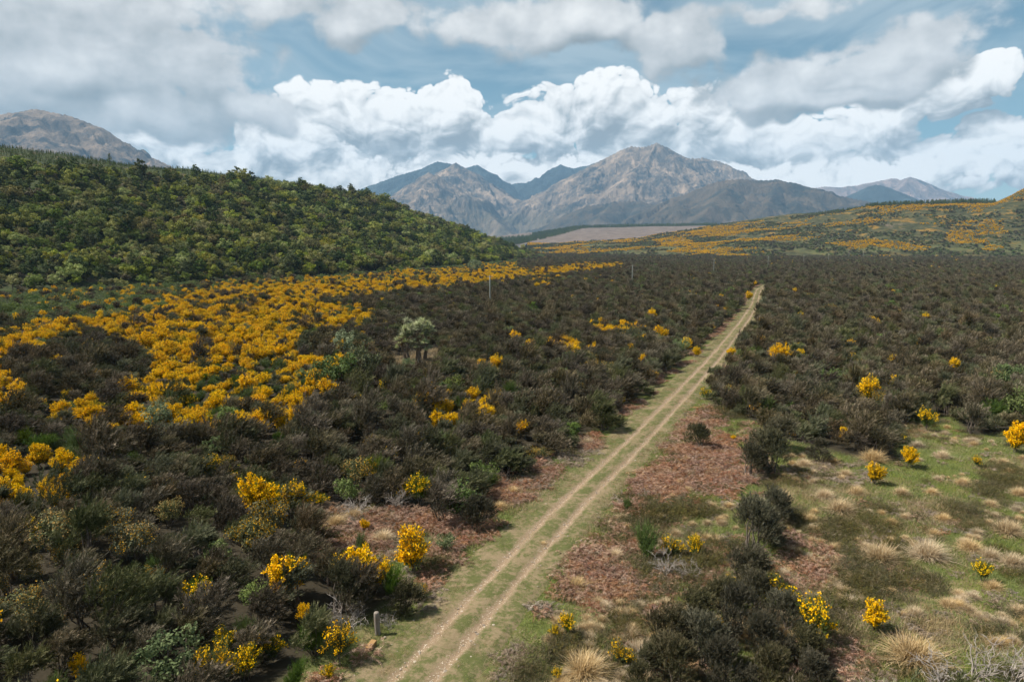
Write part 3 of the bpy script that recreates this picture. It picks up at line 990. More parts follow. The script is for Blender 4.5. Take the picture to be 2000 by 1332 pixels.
def make_broom(seed, h=1.8, w=0.95, dense=1.0, lean=0.15, n_st=110, flower=True, top=0.35):
    """fan of green whips carrying yellow blossom"""
    global rng
    rng = np.random.default_rng(seed)
    nl = rng.integers(4, 7)
    az_ = rng.uniform(0, 2 * math.pi, nl)
    lc = np.stack([np.cos(az_) * w * 0.5 * rng.uniform(0.4, 1.1, nl), np.sin(az_) * w * 0.5 * rng.uniform(0.4, 1.1, nl), rng.uniform(0.30, 0.74, nl) * h], -1)
    lr = rng.uniform(0.24, 0.38, nl) * h
    li = rng.integers(0, nl, n_st)
    d = rand_unit(n_st); d[:, 2] = np.abs(d[:, 2]) * 0.9 + 0.05
    tip = lc[li] + unit(d) * lr[li][:, None] * rng.uniform(0.8, 1.15, n_st)[:, None] + np.array([lean, 0, 0]) * h * 0.3
    base = lc[li] * np.array([0.45, 0.45, 0.25]) + rng.normal(size=(n_st, 3)) * 0.09
    base[:, 2] = np.maximum(base[:, 2], 0.05)
    L = Leaves()
    ns = 26
    t = rng.uniform(0.15, 1.0, (n_st, ns))
    bow = np.array([0, 0, 0.14 * h])
    Q = base[:, None] * (1 - t[..., None]) + tip[:, None] * t[..., None] + bow * (t * (1 - t) * 2)[..., None] + rng.normal(size=(n_st, ns, 3)) * 0.035
    dirs = unit((tip - base)[:, None] + rng.normal(size=Q.shape) * 0.30 * np.linalg.norm(tip - base, axis=1)[:, None, None])
    L.blades(Q.reshape(-1, 3), dirs.reshape(-1, 3), rng.uniform(0.14, 0.30, n_st * ns), rng.uniform(0.013, 0.026, n_st * ns), rng.uniform(0, 1, n_st * ns))
    parts = {'stems': stems_mesh('stems', lc, 0.03, M_STEM), 'foliage': L.mesh('foliage', M_BROOM)}
    if flower:
        nf = int(34 * dense)
        fl = Leaves()
        keep = rng.uniform(size=n_st) < (0.55 + 0.45 * dense if dense < 1 else 1.0)
        b2, t2 = base[keep], tip[keep]
        n2 = len(b2)
        t = np.power(rng.uniform(0, 1, (n2, nf)), 0.6) * (1.05 - top) + top
        Q = b2[:, None] * (1 - t[..., None]) + t2[:, None] * t[..., None] + bow * (t * (1 - t) * 2)[..., None] + rng.normal(size=(n2, nf, 3)) * 0.045
        fl.leaf(Q.reshape(-1, 3), rand_unit(n2 * nf) + np.array([-0.45, 0, 0.7]), rng.uniform(0.028, 0.052, n2 * nf), rng.uniform(0, 1, n2 * nf), 0.8)
        parts['blossom'] = fl.mesh('blossom', M_FLOWER)
    return parts


def clump_crown(seed, h, w, n_cl, n_lf, size, mat_, zc=0.6, flat=0.75, cl_r=0.24):
    """leafy crown: clumps of leaves spread through an uneven dome"""
    L = Leaves()
    d = rand_unit(n_cl); d[:, 2] = d[:, 2] * 0.75 + 0.25
    rr = np.power(rng.uniform(0.15, 1.0, n_cl), 0.45)
    c = d * rr[:, None] * np.array([w, w, h * (1 - zc)]) * rng.uniform(0.8, 1.12, n_cl)[:, None] + np.array([0, 0, h * zc])
    r_ = rng.uniform(0.7, 1.3, n_cl) * cl_r * w
    q = rand_unit(n_cl * n_lf).reshape(n_cl, n_lf, 3)
    q[..., 2] = q[..., 2] * flat + 0.12
    P_ = c[:, None] + q * r_[:, None, None] * np.power(rng.uniform(0.2, 1, (n_cl, n_lf, 1)), 0.4)
    P_[..., 2] = np.maximum(P_[..., 2], 0.05)
    ct = rng.uniform(0.0, 0.75, n_cl)
    tt_ = np.clip(np.repeat(ct, n_lf) + rng.normal(size=n_cl * n_lf) * 0.14 + 0.1, 0, 1)
    L.leaf(P_.reshape(-1, 3), (q * 0.8 + rng.normal(size=q.shape) * 0.5 + np.array([0, 0, 0.35])).reshape(-1, 3), size * rng.uniform(0.7, 1.3, n_cl * n_lf), tt_, 0.6)
    return L.mesh('crown', mat_), c


def make_tree(seed, h=6.0, w=2.7, mat_=None):
    global rng
    rng = np.random.default_rng(seed)
    cr, c = clump_crown(seed, h, w, 40, 70, 0.16, mat_ or M_TREE, 0.55, 0.65, 0.25)
    paths = [bend((0, 0, -0.6), (rng.normal() * 0.2, rng.normal() * 0.2, h * 0.5), 5, 0.03)]
    rad_ = [np.linspace(0.20, 0.12, 5)]
    for p in c[rng.choice(len(c), 8, replace=False)]:
        paths.append(bend(paths[0][rng.integers(2, 5)], p, 4, 0.05)); rad_.append(np.linspace(0.09, 0.03, 4))
    V, F = tubes(paths, rad_, 6)
    return {'trunk': mesh_arrays('trunk', V, F, M_STEM, link=False), 'crown': cr}


def make_leafy(seed, mat_, h=1.9, w=1.1, n_cl=34, n_lf=40, size=0.07):
    global rng
    rng = np.random.default_rng(seed)
    cr, c = clump_crown(seed, h, w, n_cl, n_lf, size, mat_, 0.5, 0.8, 0.28)
    cr.name = 'foliage'
    return {'stems': stems_mesh('stems', c[:7], 0.035, M_STEM), 'foliage': cr}


def make_gorse(seed, h=1.7, w=1.15):
    p = make_leafy(seed, M_GORSE, h, w, 46, 40, 0.055)
    V = np.empty(len(p['foliage'].vertices) * 3, np.float32)
    p['foliage'].vertices.foreach_get('co', V)
    V = V.reshape(-1, 6, 3).mean(1)
    hi = V[V[:, 2] > h * 0.42]
    cen = np.array([0, 0, h * 0.45])
    out = np.linalg.norm((hi - cen) * np.array([1, 1, 1.2]), axis=1)
    hi = hi[out > np.quantile(out, 0.45)]
    nz = vnoise(hi[:, 0] * 3.1 + seed, hi[:, 1] * 3.1, seed)
    hi = hi[nz > 0.42]
    fl = Leaves()
    fl.leaf(hi + rng.normal(size=hi.shape) * 0.03, rand_unit(len(hi)), rng.uniform(0.025, 0.045, len(hi)), rng.uniform(0, 1, len(hi)), 0.8)
    p['blossom'] = fl.mesh('blossom', M_GORSEFL)
    return p


def make_pine(seed, h=10.0, w=2.0):
    global rng
    rng = np.random.default_rng(seed)
    L = Leaves()
    nw = 22
    for i in range(nw):
        z = h * (0.10 + 0.88 * i / (nw - 1))
        r_ = w * (1 - (z / h) ** 1.3) + 0.12
        m_ = 9
        a = rng.uniform(0, 2 * math.pi, m_)
        d = np.stack([np.cos(a), np.sin(a), rng.uniform(-0.15, 0.45, m_)], -1)
        for q in range(9):
            t = rng.uniform(0.1, 1.0, m_)
            b0 = d * (t * r_)[:, None] * np.array([1, 1, 0.6]) + np.array([0, 0, z])
            L.blades(b0, d + rng.normal(size=d.shape) * 0.5 + np.array([0, 0, 0.25]), rng.uniform(0.3, 0.7, m_), rng.uniform(0.05, 0.12, m_), rng.uniform(0, 1, m_))
    V, F = tubes([np.array([(0, 0, -0.6), (0, 0, h * 0.5), (0, 0, h * 0.97)])], [np.array([0.2, 0.12, 0.03])], 6)
    return {'trunk': mesh_arrays('trunk', V, F, M_STEM, link=False), 'crown': L.mesh('crown', M_PINE)}


def arching(L, base, az_, len_, lift, droop, w0, tint, seg=4, wind=0.0):
    """curved tapering blades as strips of triangles"""
    n = len(base)
    d = np.stack([np.cos(az_), np.sin(az_), np.zeros(n)], -1)
    s = np.stack([-np.sin(az_), np.cos(az_), np.zeros(n)], -1)
    pts = []
    for i in range(seg + 1):
        t = i / seg
        p = base + d * (len_ * t * np.cos(lift))[:, None] + np.array([0, 0, 1.0]) * (len_ * (t * np.sin(lift) - droop * t * t))[:, None] + np.array([wind, 0, 0]) * (len_ * t * t)[:, None]
        p[:, 2] = np.maximum(p[:, 2], 0.01)
        pts.append(p)
    for i in range(seg):
        w_a = w0 * (1 - i / seg) + 0.002; w_b = w0 * (1 - (i + 1) / seg) + 0.001
        a0, a1 = pts[i] - s * np.reshape(w_a, (-1, 1)) / 2, pts[i] + s * np.reshape(w_a, (-1, 1)) / 2
        b0, b1 = pts[i + 1] - s * np.reshape(w_b, (-1, 1)) / 2, pts[i + 1] + s * np.reshape(w_b, (-1, 1)) / 2
        v = np.stack([a0, a1, b1, a0, b1, b0], 1)
        L.v.append(v.reshape(-1, 3)); L.t.append(np.repeat(np.clip(tint + 0.16 * i / seg, 0, 1), 6))


def make_tussock(seed, n=900, wind=0.05):
    global rng
    rng = np.random.default_rng(seed)
    L = Leaves()
    base = np.stack([rng.normal(0, 0.11, n), rng.normal(0, 0.11, n), np.zeros(n)], -1)
    arching(L, base, rng.uniform(0, 2 * math.pi, n), rng.uniform(0.55, 1.0, n), rng.uniform(0.35, 1.45, n), rng.uniform(0.20, 0.50, n), rng.uniform(0.011, 0.020, n), rng.uniform(0.0, 0.85, n), 4, wind)
    return {'blades': L.mesh('blades', M_TUSSOCK)}


def make_grass(seed, mat_, n=70, r_=0.45, h=0.2, w=0.012):
    global rng
    rng = np.random.default_rng(seed)
    L = Leaves()
    base = np.stack([rng.normal(0, r_ * 0.55, n), rng.normal(0, r_ * 0.55, n), np.zeros(n) - 0.02], -1)
    arching(L, base, rng.uniform(0, 2 * math.pi, n), rng.uniform(0.5, 1.3, n) * h, rng.uniform(0.6, 1.45, n), rng.uniform(0.1, 0.5, n), rng.uniform(0.7, 1.3, n) * w, rng.uniform(0, 0.9, n), 2, 0.15)
    return {'blades': L.mesh('blades', mat_)}


def make_bracken(seed, mat_=None, nf=22, h=0.55):
    """collapsed fern fronds: a bowed rib with leaflets on both sides"""
    global rng
    rng = np.random.default_rng(seed)
    L = Leaves()
    nl = 24
    for f in range(nf):
        a = rng.uniform(0, 2 * math.pi); ln = rng.uniform(0.5, 1.1); lift = rng.uniform(0.2, 1.1)
        b0 = np.array([rng.normal() * 0.28, rng.normal() * 0.28, rng.uniform(0.0, 0.18)])
        t = np.linspace(0.12, 1.0, nl)
        d = np.array([math.cos(a), math.sin(a), 0]); s = np.array([-math.sin(a), math.cos(a), 0])
        P_ = b0 + d * (t * ln * math.cos(lift))[:, None] + np.array([0, 0, 1.0]) * (h * 1.6 * (t * math.sin(lift) - 0.62 * t * t))[:, None]
        P_[:, 2] = np.maximum(P_[:, 2], 0.02)
        tn = rng.uniform(0, 0.85)
        L.blades(P_[:-1], P_[1:] - P_[:-1], ln / nl * 1.6, np.full(nl - 1, 0.014), np.full(nl - 1, min(1.0, tn + 0.25)))
        for sg in (-1, 1):
            L.blades(P_ + rng.normal(size=P_.shape) * 0.012, s * sg + d * 0.5 + rng.normal(size=P_.shape) * 0.45, 0.19 * (1.08 - t) + 0.03, np.full(nl, 0.020), np.clip(tn + rng.normal(size=nl) * 0.20, 0, 1))
    return {'fronds': L.mesh('fronds', mat_ or M_BRACKEN)}


def make_heath(seed):
    global rng
    rng = np.random.default_rng(seed)
    L = Leaves()
    n = 90; m_ = 22
    b = np.stack([rng.normal(0, 0.42, n), rng.normal(0, 0.42, n), rng.uniform(0.02, 0.16, n)], -1)
    d = unit(np.stack([rng.normal(0.45, 0.5, n), rng.normal(0, 0.5, n), rng.uniform(0.25, 0.9, n)], -1))
    t = rng.uniform(0, 1, (n, m_))
    P_ = b[:, None] + d[:, None] * (t * 0.42)[..., None] + rng.normal(size=(n, m_, 3)) * 0.03
    L.blades(P_.reshape(-1, 3), (d[:, None] + rng.normal(size=P_.shape) * 0.5).reshape(-1, 3), rng.uniform(0.06, 0.12, n * m_), rng.uniform(0.010, 0.022, n * m_), np.repeat(rng.uniform(0, 0.9, n), m_))
    return {'foliage': L.mesh('foliage', M_HEATH)}


def make_dead(seed, h=1.3, w=1.0, n0=9):
    """bare bush: branches that fork twice"""
    global rng
    rng = np.random.default_rng(seed)
    paths = []; rad_ = []
    for i in range(n0):
        a = rng.uniform(0, 2 * math.pi); r_ = rng.uniform(0.3, 1.0) * w
        e = np.array([math.cos(a) * r_, math.sin(a) * r_, h * rng.uniform(0.55, 1.0)])
        p = bend((rng.normal() * 0.05, rng.normal() * 0.05, -0.05), e, 5, 0.06)
        paths.append(p); rad_.append(np.linspace(0.026, 0.010, 5))
        for j in range(6):
            q = p[rng.integers(1, 5)]
            e2 = q + unit(e * np.array([0.8, 0.8, 0.6]) + rng.normal(size=3) * 0.6) * rng.uniform(0.3, 0.6) * h * 0.7
            p2 = bend(q, e2, 4, 0.08)
            paths.append(p2); rad_.append(np.linspace(0.013, 0.005, 4))
            for l in range(4):
                q2 = p2[rng.integers(1, 4)]
                e3 = q2 + unit(e2 - q + rng.normal(size=3) * 0.25) * rng.uniform(0.1, 0.3)
                paths.append(bend(q2, e3, 3, 0.1)); rad_.append(np.linspace(0.007, 0.003, 3))
    V, F = tubes(paths, rad_, 4)
    return {'branches': mesh_arrays('branches', V, F, M_TWIG, link=False, tint=np.clip(rng.normal(0.5, 0.25, len(V)), 0, 1))}


def make_stone(seed):
    global rng
    rng = np.random.default_rng(seed)
    import bmesh
    bm = bmesh.new()
    bmesh.ops.create_icosphere(bm, subdivisions=1, radius=0.05)
    for v in bm.verts:
        v.co = v.co * float(rng.uniform(0.7, 1.2))
        v.co.z *= 0.6
    me = bpy.data.meshes.new('stone')
    bm.to_mesh(me); bm.free()
    me.materials.append(M_STONE)
    return {'stone': me}


m_, kk = new_mat('pale_stone')
finish(kk, kk.mix(kk.node('ShaderNodeObjectInfo').outputs['Random'], (0.18, 0.145, 0.11), (0.38, 0.32, 0.25)), 0.9, 0.2)
M_STONE = m_

SPECIES = {
    'stone': [make_stone(800 + i) for i in range(4)],
    'scrub': [make_scrub(100 + i, (2.5, 2.2, 2.9, 1.9, 2.6, 3.1, 2.3, 2.0, 2.7, 2.4)[i], (1.3, 1.4, 1.2, 1.5, 1.3, 1.1, 1.35, 1.2, 1.45, 1.25)[i], mat_=(M_SCRUB_G if i in (1, 3, 6, 8) else M_SCRUB)) for i in range(10)],
    'scrub_dense': [make_scrub(150 + i, 2.5, 1.15, 0.22, 460, 34, M_SCRUB_D, 0.62) for i in range(4)],
    'broom': [make_broom(200 + i, 1.75, 1.0, 1.0, n_st=130, top=0.22) for i in range(5)],
    'broom_thin': [make_broom(230 + i, 1.6, 0.9, 0.35, n_st=90, top=0.5) for i in range(4)],
    'broom_green': [make_broom(250 + i, 1.6, 1.0, 1.0, n_st=130, flower=False, lean=0.25) for i in range(3)],
    'gorse': [make_gorse(300 + i) for i in range(3)],
    'green': [make_leafy(330 + i, M_GREEN) for i in range(4)],
    'pale': [make_leafy(350 + i, M_PALE) for i in range(2)],
    'bright': [make_leafy(360 + i, M_BRIGHT, 2.0, 0.85) for i in range(2)],
    'tree': [make_tree(400 + i, (6.0, 4.6, 7.4, 5.2, 6.6, 4.0, 7.0, 5.4)[i], (2.6, 3.0, 2.2, 2.5, 2.9, 2.3, 2.4, 3.2)[i], (M_TREE, M_TREE, M_TREE3, M_TREE2, M_TREE, M_TREE2, M_TREE3, M_TREE)[i]) for i in range(8)],
    'pine': [make_pine(440 + i) for i in range(3)],
    'tussock': [make_tussock(500 + i) for i in range(4)],
    'bracken': [make_bracken(520 + i) for i in range(4)],
    'litter': [make_bracken(540 + i, M_LITTER, 12, 0.30) for i in range(3)],
    'heath': [make_heath(560 + i) for i in range(3)],
    'dead': [make_dead(580 + i) for i in range(3)],
    'grass': [make_grass(600 + i, M_GRASS, 80, 0.5, 0.20, 0.014) for i in range(4)],
    'dry': [make_grass(620 + i, M_DRY, 80, 0.5, 0.26, 0.013) for i in range(4)],
    'turf': [make_grass(640 + i, M_GRASS, 70, 0.5, 0.09, 0.014) for i in range(3)],
}
rng = np.random.default_rng(99)

# ------------------------------------------------------------------ placing plants: things and stuff
PROTO = {}


def proto_objects(sp):
    """one unlinked mesh object for each part of each variant, for the stuff objects to repeat"""
    if sp not in PROTO:
        PROTO[sp] = [[bpy.data.objects.new(sp + '_' + pn, me) for pn, me in parts.items() if pn != 'stems'] for parts in SPECIES[sp]]
    return PROTO[sp]


def stuff(name, label, sp, pts, scl, rotz, idx, tilt=None):
    """ONE object that repeats the plants of a kind over many points"""
    n = len(pts)
    if n == 0:
        return None
    me = bpy.data.meshes.new(name)
    me.vertices.add(n)
    me.vertices.foreach_set('co', np.asarray(pts, np.float32).ravel())
    scl = np.asarray(scl, np.float32)
    if scl.ndim == 1:
        scl = np.repeat(scl[:, None], 3, 1)
    rot = np.zeros((n, 3), np.float32)
    rot[:, 2] = rotz
    if tilt is not None:
        rot[:, :2] = tilt
    for an, ty_, dv, key in (('scl', 'FLOAT_VECTOR', scl.ravel(), 'vector'), ('rot', 'FLOAT_VECTOR', rot.ravel(), 'vector'), ('idx', 'INT', np.asarray(idx, np.int32), 'value')):
        me.attributes.new(an, ty_, 'POINT').data.foreach_set(key, dv)
    o = obj(name, me)
    o['kind'] = 'stuff'
    o['label'] = label
    g = bpy.data.node_groups.new(name, 'GeometryNodeTree')
    g.interface.new_socket('Geometry', in_out='INPUT', socket_type='NodeSocketGeometry')
    g.interface.new_socket('Geometry', in_out='OUTPUT', socket_type='NodeSocketGeometry')
    gi = g.nodes.new('NodeGroupInput'); go = g.nodes.new('NodeGroupOutput')
    join = g.nodes.new('GeometryNodeJoinGeometry')
    for variant in proto_objects(sp):
        j1 = g.nodes.new('GeometryNodeJoinGeometry')
        for po in variant:
            oi = g.nodes.new('GeometryNodeObjectInfo')
            oi.transform_space = 'ORIGINAL'
            oi.inputs['Object'].default_value = po
            oi.inputs['As Instance'].default_value = False
            g.links.new(oi.outputs['Geometry'], j1.inputs[0])
        gt = g.nodes.new('GeometryNodeGeometryToInstance')
        g.links.new(j1.outputs[0], gt.inputs[0])
        g.links.new(gt.outputs[0], join.inputs[0])
    mp = g.nodes.new('GeometryNodeMeshToPoints')
    g.links.new(gi.outputs[0], mp.inputs[0])
    ip = g.nodes.new('GeometryNodeInstanceOnPoints')
    g.links.new(mp.outputs[0], ip.inputs['Points'])
    g.links.new(join.outputs[0], ip.inputs['Instance'])
    ip.inputs['Pick Instance'].default_value = True
    for an, ty_, sock in (('idx', 'INT', 'Instance Index'), ('rot', 'FLOAT_VECTOR', 'Rotation'), ('scl', 'FLOAT_VECTOR', 'Scale')):
        na = g.nodes.new('GeometryNodeInputNamedAttribute')
        na.data_type = ty_
        na.inputs['Name'].default_value = an
        src = na.outputs['Attribute']
        if sock == 'Rotation':
            er = g.nodes.new('FunctionNodeEulerToRotation')
            g.links.new(src, er.inputs[0]); src = er.outputs[0]
        g.links.new(src, ip.inputs[sock])
    g.links.new(ip.outputs[0], go.inputs[0])
    md = o.modifiers.new('spread', 'NODES')
    md.node_group = g
    return o


def plant(name, sp, variant, loc, scl, rotz, label, cat, group=None, tilt=(0.0, 0.0)):
    """one plant: an empty at its base with its parts"""
    e = bpy.data.objects.new(name, None)
    COL.objects.link(e)
    e.empty_display_size = 0.3
    e.location = loc
    e.rotation_euler = (tilt[0], tilt[1], rotz)
    e.scale = (scl, scl, scl) if np.isscalar(scl) else tuple(scl)
    tag(e, label, cat, group)
    for pn, me in SPECIES[sp][variant].items():
        obj(pn, me, e)
    return e


class Patch:
    """plants of one kind gathered before they are split into things and stuff"""
    def __init__(self):
        self.x = []; self.y = []; self.s = []


def polar(r0, r1, spacing, a0=-0.74, a1=0.74):
    """jittered points over the ground in front of the camera; spacing is a function of range"""
    X = []; Y = []
    r = r0
    while r < r1:
        s = spacing(r)
        n = max(2, int((a1 - a0) * r / s))
        a = a0 + (np.arange(n) + rng.uniform(0, 1, n)) * (a1 - a0) / n
        rr = r + rng.uniform(-0.5, 0.5, n) * s
        X.append(rr * np.sin(a)); Y.append(rr * np.cos(a))
        r += s
    return np.concatenate(X), np.concatenate(Y)


# -- zones read off the photograph
Y_FAR = [(200, 592), (430, 560), (640, 549), (850, 536), (1010, 526), (1200, 511), (1225, 516), (1190, 523), (1090, 534), (1020, 541), (960, 552), (850, 562), (740, 572), (640, 584), (560, 596), (400, 600), (280, 604)]
Y_MID = [(-260, 690), (-260, 650), (0, 640), (90, 622), (200, 612), (330, 598), (560, 588), (640, 592), (740, 600), (762, 612), (680, 640), (600, 642), (570, 680), (640, 690), (700, 680), (700, 700), (600, 760), (600, 800), (530, 822), (400, 832), (300, 832),
         (210, 832), (130, 815), (70, 792), (80, 772), (200, 772), (276, 742), (296, 690), (180, 640), (110, 662), (30, 694), (0, 704)]
Y_LEFT = [(-200, 830), (0, 862), (120, 850), (172, 868), (150, 950), (60, 975), (0, 988), (-200, 960)]
Y_EDGE = [(-200, 690), (0, 716), (40, 722), (48, 765), (0, 790), (-200, 760)]
Y_S1 = [(1024, 545), (1098, 538), (1104, 560), (1060, 562)]
Y_S2 = [(1000, 658), (1060, 652), (1140, 638), (1160, 626), (1250, 628), (1280, 648), (1302, 655), (1300, 672), (1190, 668), (1140, 690), (1080, 680), (1000, 676)]
Y_S3 = [(800, 760), (960, 755), (985, 798), (820, 800)]
Y_S4 = [(640, 660), (700, 655), (710, 690), (650, 700)]
G_TOP = [(-300, 560), (0, 575), (220, 572), (330, 590), (240, 618), (100, 626), (0, 630), (-300, 640)]
G_LOW = [(540, 1120), (650, 1160), (640, 1230), (600, 1310), (380, 1345), (400, 1240)]
G_MIDL = [(420, 700), (560, 690), (590, 760), (420, 800), (330, 780)]
G_LFT = [(40, 800), (160, 830), (220, 850), (160, 880), (60, 860)]
GORSE = [(-200, 1080), (0, 1075), (200, 1000), (400, 950), (560, 960), (640, 1040), (640, 1150), (420, 1190), (200, 1180), (0, 1200), (-200, 1200)]
DARKP = [(30, 690), (120, 662), (180, 642), (296, 690), (276, 742), (200, 770), (60, 770)]
CABB_OPEN = [(752, 700), (800, 688), (862, 678), (868, 700), (830, 714), (760, 716)]

# shrubs picked out one by one: (px x, px y of the middle of the plant, px width, kind)
EXPLICIT = [
    (812, 1072, 92, 'broom'), (690, 1105, 84, 'broom'), (735, 1122, 70, 'broom'), (505, 985, 84, 'broom'), (520, 1030, 90, 'gorse'), (490, 1060, 80, 'gorse'),
    (820, 962, 56, 'broom_thin'), (690, 935, 66, 'gorse'), (1712, 1200, 62, 'broom'), (1398, 1222, 40, 'broom'), (1525, 1165, 62, 'broom_thin'),
    (1600, 1222, 84, 'broom_thin'), (1708, 930, 40, 'broom'), (1775, 898, 38, 'broom'), (1110, 1222, 44, 'broom_thin'), (1082, 1238, 24, 'broom_thin'),
    (1212, 1278, 48, 'broom_thin'), (1312, 1068, 42, 'broom_thin'), (1360, 1066, 36, 'broom_thin'), (1426, 1130, 22, 'broom_thin'), (1922, 1116, 42, 'broom_thin'),
    (440, 1296, 70, 'broom_thin'), (478, 1304, 60, 'broom_thin'), (395, 1305, 56, 'broom_thin'), (660, 1268, 70, 'broom_thin'), (598, 1200, 40, 'broom'), (146, 1312, 44, 'broom'),
    (440, 1252, 44, 'broom_thin'), (520, 1272, 60, 'broom_thin'), (712, 1026, 22, 'broom'), (586, 912, 28, 'broom'), (820, 1160, 40, 'gorse'), (640, 1320, 30, 'broom_thin'),
    (1522, 698, 48, 'broom'), (1566, 696, 26, 'broom'), (1700, 770, 46, 'broom'), (1722, 790, 40, 'gorse'), (1660, 810, 20, 'broom'), (1615, 742, 18, 'broom'), (1596, 745, 18, 'broom'),
    (1538, 752, 16, 'broom'), (1862, 716, 26, 'broom'), (1806, 750, 18, 'broom'), (1800, 672, 24, 'broom'), (1926, 775, 24, 'broom'), (1985, 862, 56, 'broom'), (1812, 822, 44, 'broom_thin'),
    (1650, 850, 28, 'broom'), (1432, 858, 12, 'broom'), (1544, 848, 14, 'broom'), (1910, 905, 20, 'broom_thin'), (1378, 770, 22, 'broom_thin'), (1462, 580, 16, 'broom'), (1472, 556, 12, 'broom'),
    (1428, 690, 20, 'broom'), (1340, 675, 26, 'broom'), (1360, 690, 18, 'broom'), (1484, 668, 24, 'broom'), (1764, 860, 20, 'broom_thin'),
    (835, 782, 42, 'broom'), (856, 830, 40, 'broom'), (880, 826, 30, 'broom'), (922, 776, 36, 'broom'), (950, 790, 34, 'broom'), (966, 796, 24, 'broom'), (1022, 842, 36, 'broom'), (640, 770, 44, 'broom'),
    (945, 720, 34, 'broom'), (968, 718, 34, 'broom'), (884, 728, 22, 'broom'), (1020, 722, 14, 'broom'), (1150, 726, 40, 'gorse'), (1190, 726, 36, 'gorse'), (1078, 704, 16, 'broom'), (730, 870, 36, 'gorse'),
    (760, 890, 40, 'gorse'), (860, 880, 34, 'gorse'), (1218, 782, 16, 'broom'), (716, 800, 22, 'broom'), (690, 805, 16, 'broom'), (1300, 1290, 30, 'broom_thin'), (1090, 1320, 26, 'broom_thin'), (1396, 1300, 26, 'gorse'),
    (1275, 618, 22, 'broom'), (1170, 590, 12, 'broom'), (1290, 655, 30, 'broom'), (320, 955, 44, 'gorse'), (445, 905, 34, 'gorse'), (145, 918, 26, 'broom'), (40, 948, 30, 'broom'), (25, 925, 28, 'broom'),
    (230, 1030, 70, 'gorse'), (330, 1010, 60, 'gorse'), (130, 1095, 60, 'gorse'), (60, 1130, 56, 'gorse'), (300, 1140, 60, 'gorse'), (220, 1165, 56, 'gorse'), (180, 1060, 50, 'gorse'), (110, 1025, 56, 'gorse'),
    (305, 822, 60, 'pale'), (1118, 848, 30, 'bright'), (672, 676, 50, 'pale'), (1042, 606, 22, 'bright'), (715, 715, 66, 'green'), (660, 735, 70, 'green'), (635, 742, 60, 'green'), (1958, 744, 40, 'bright'), (1940, 800, 60, 'broom_green'),
    (1990, 800, 60, 'green'), (1480, 690, 40, 'broom_green'), (1740, 600, 18, 'bright'), (1752, 575, 14, 'bright'), (760, 1140, 60, 'broom_green'), (700, 1060, 34, 'broom_green'), (1258, 1062, 70, 'broom_green'),
    (1490, 802, 44, 'broom_green'), (1512, 645, 18, 'bright'), (1425, 575, 20, 'bright'), (928, 524, 28, 'pale'), (575, 1330, 60, 'broom_green'), (1222, 990, 26, 'broom_green'),
    (1350, 1195, 80, 'scrub_dense'), (1412, 1165, 70, 'scrub_dense'), (1482, 1160, 70, 'scrub_dense'), (1565, 1262, 70, 'scrub_dense'), (1590, 1318, 70, 'scrub_dense'), (1275, 1290, 60, 'scrub_dense'), (1255, 1335, 60, 'scrub_dense'), (1480, 1010, 60, 'scrub_dense'),
    # scrub bushes standing clear in the open ground
    (1368, 856, 44, 'scrub_dense'), (1462, 900, 60, 'scrub_dense'), (1508, 890, 76, 'scrub_dense'), (1466, 1030, 92, 'scrub_dense'), (1508, 990, 62, 'scrub_dense'), (1466, 1110, 74, 'scrub_dense'), (1520, 855, 60, 'scrub_dense'),
    (1310, 1230, 84, 'scrub_dense'), (1380, 1260, 96, 'scrub_dense'), (1450, 1200, 90, 'scrub_dense'), (1320, 1300, 90, 'scrub_dense'), (1420, 1310, 96, 'scrub_dense'), (1500, 1250, 86, 'scrub_dense'), (1520, 1320, 90, 'scrub_dense'), (1540, 1200, 70, 'scrub_dense'),
    (1605, 885, 40, 'scrub_dense'), (660, 1150, 92, 'scrub_dense'), (790, 1170, 56, 'scrub_dense'), (930, 1000, 60, 'scrub_dense'), (870, 1060, 40, 'green'), (770, 1200, 50, 'heath'),
]
WIDTH = {'scrub': 2.9, 'scrub_dense': 2.35, 'broom': 2.0, 'broom_thin': 1.8, 'broom_green': 2.0, 'gorse': 2.5, 'green': 2.4, 'pale': 2.4, 'bright': 1.9, 'heath': 1.4, 'tussock': 1.5, 'dead': 1.9}
MIDH = {'scrub': 1.2, 'scrub_dense': 1.15, 'broom': 0.9, 'broom_thin': 0.9, 'broom_green': 0.8, 'gorse': 0.8, 'green': 0.9, 'pale': 0.9, 'bright': 1.0, 'heath': 0.15, 'tussock': 0.35, 'dead': 0.5}


def spot(u, v, w, sp):
    """ground point and scale of a plant seen at a pixel with a pixel width"""
    s = 1.0
    for _ in range(4):
        x, y = ground_at(u, v, MIDH[sp] * s)
        _, _, dep = pixel_of(x, y, MIDH[sp] * s)
        s = float(w * dep / FPX / WIDTH[sp])
    return float(x), float(y), s


plants = {sp: [] for sp in ('scrub', 'scrub_dense', 'broom', 'broom_thin', 'broom_green', 'gorse', 'green', 'pale', 'bright', 'heath')}
ex = []
for (u, v, w, sp) in EXPLICIT:
    x, y, s = spot(u, v, w, sp)
    ex.append((x, y, s * WIDTH[sp] / 2))
    inscrub = sp.startswith('broom') or sp in ('gorse', 'pale', 'bright', 'green')
    plants[sp].append((x, y, s * (1.22 if sp == 'scrub_dense' else 1.1), 1.2 if inscrub else 1.0, 1))
ex = np.array(ex)
cabx, caby = ground_at(815, 704)

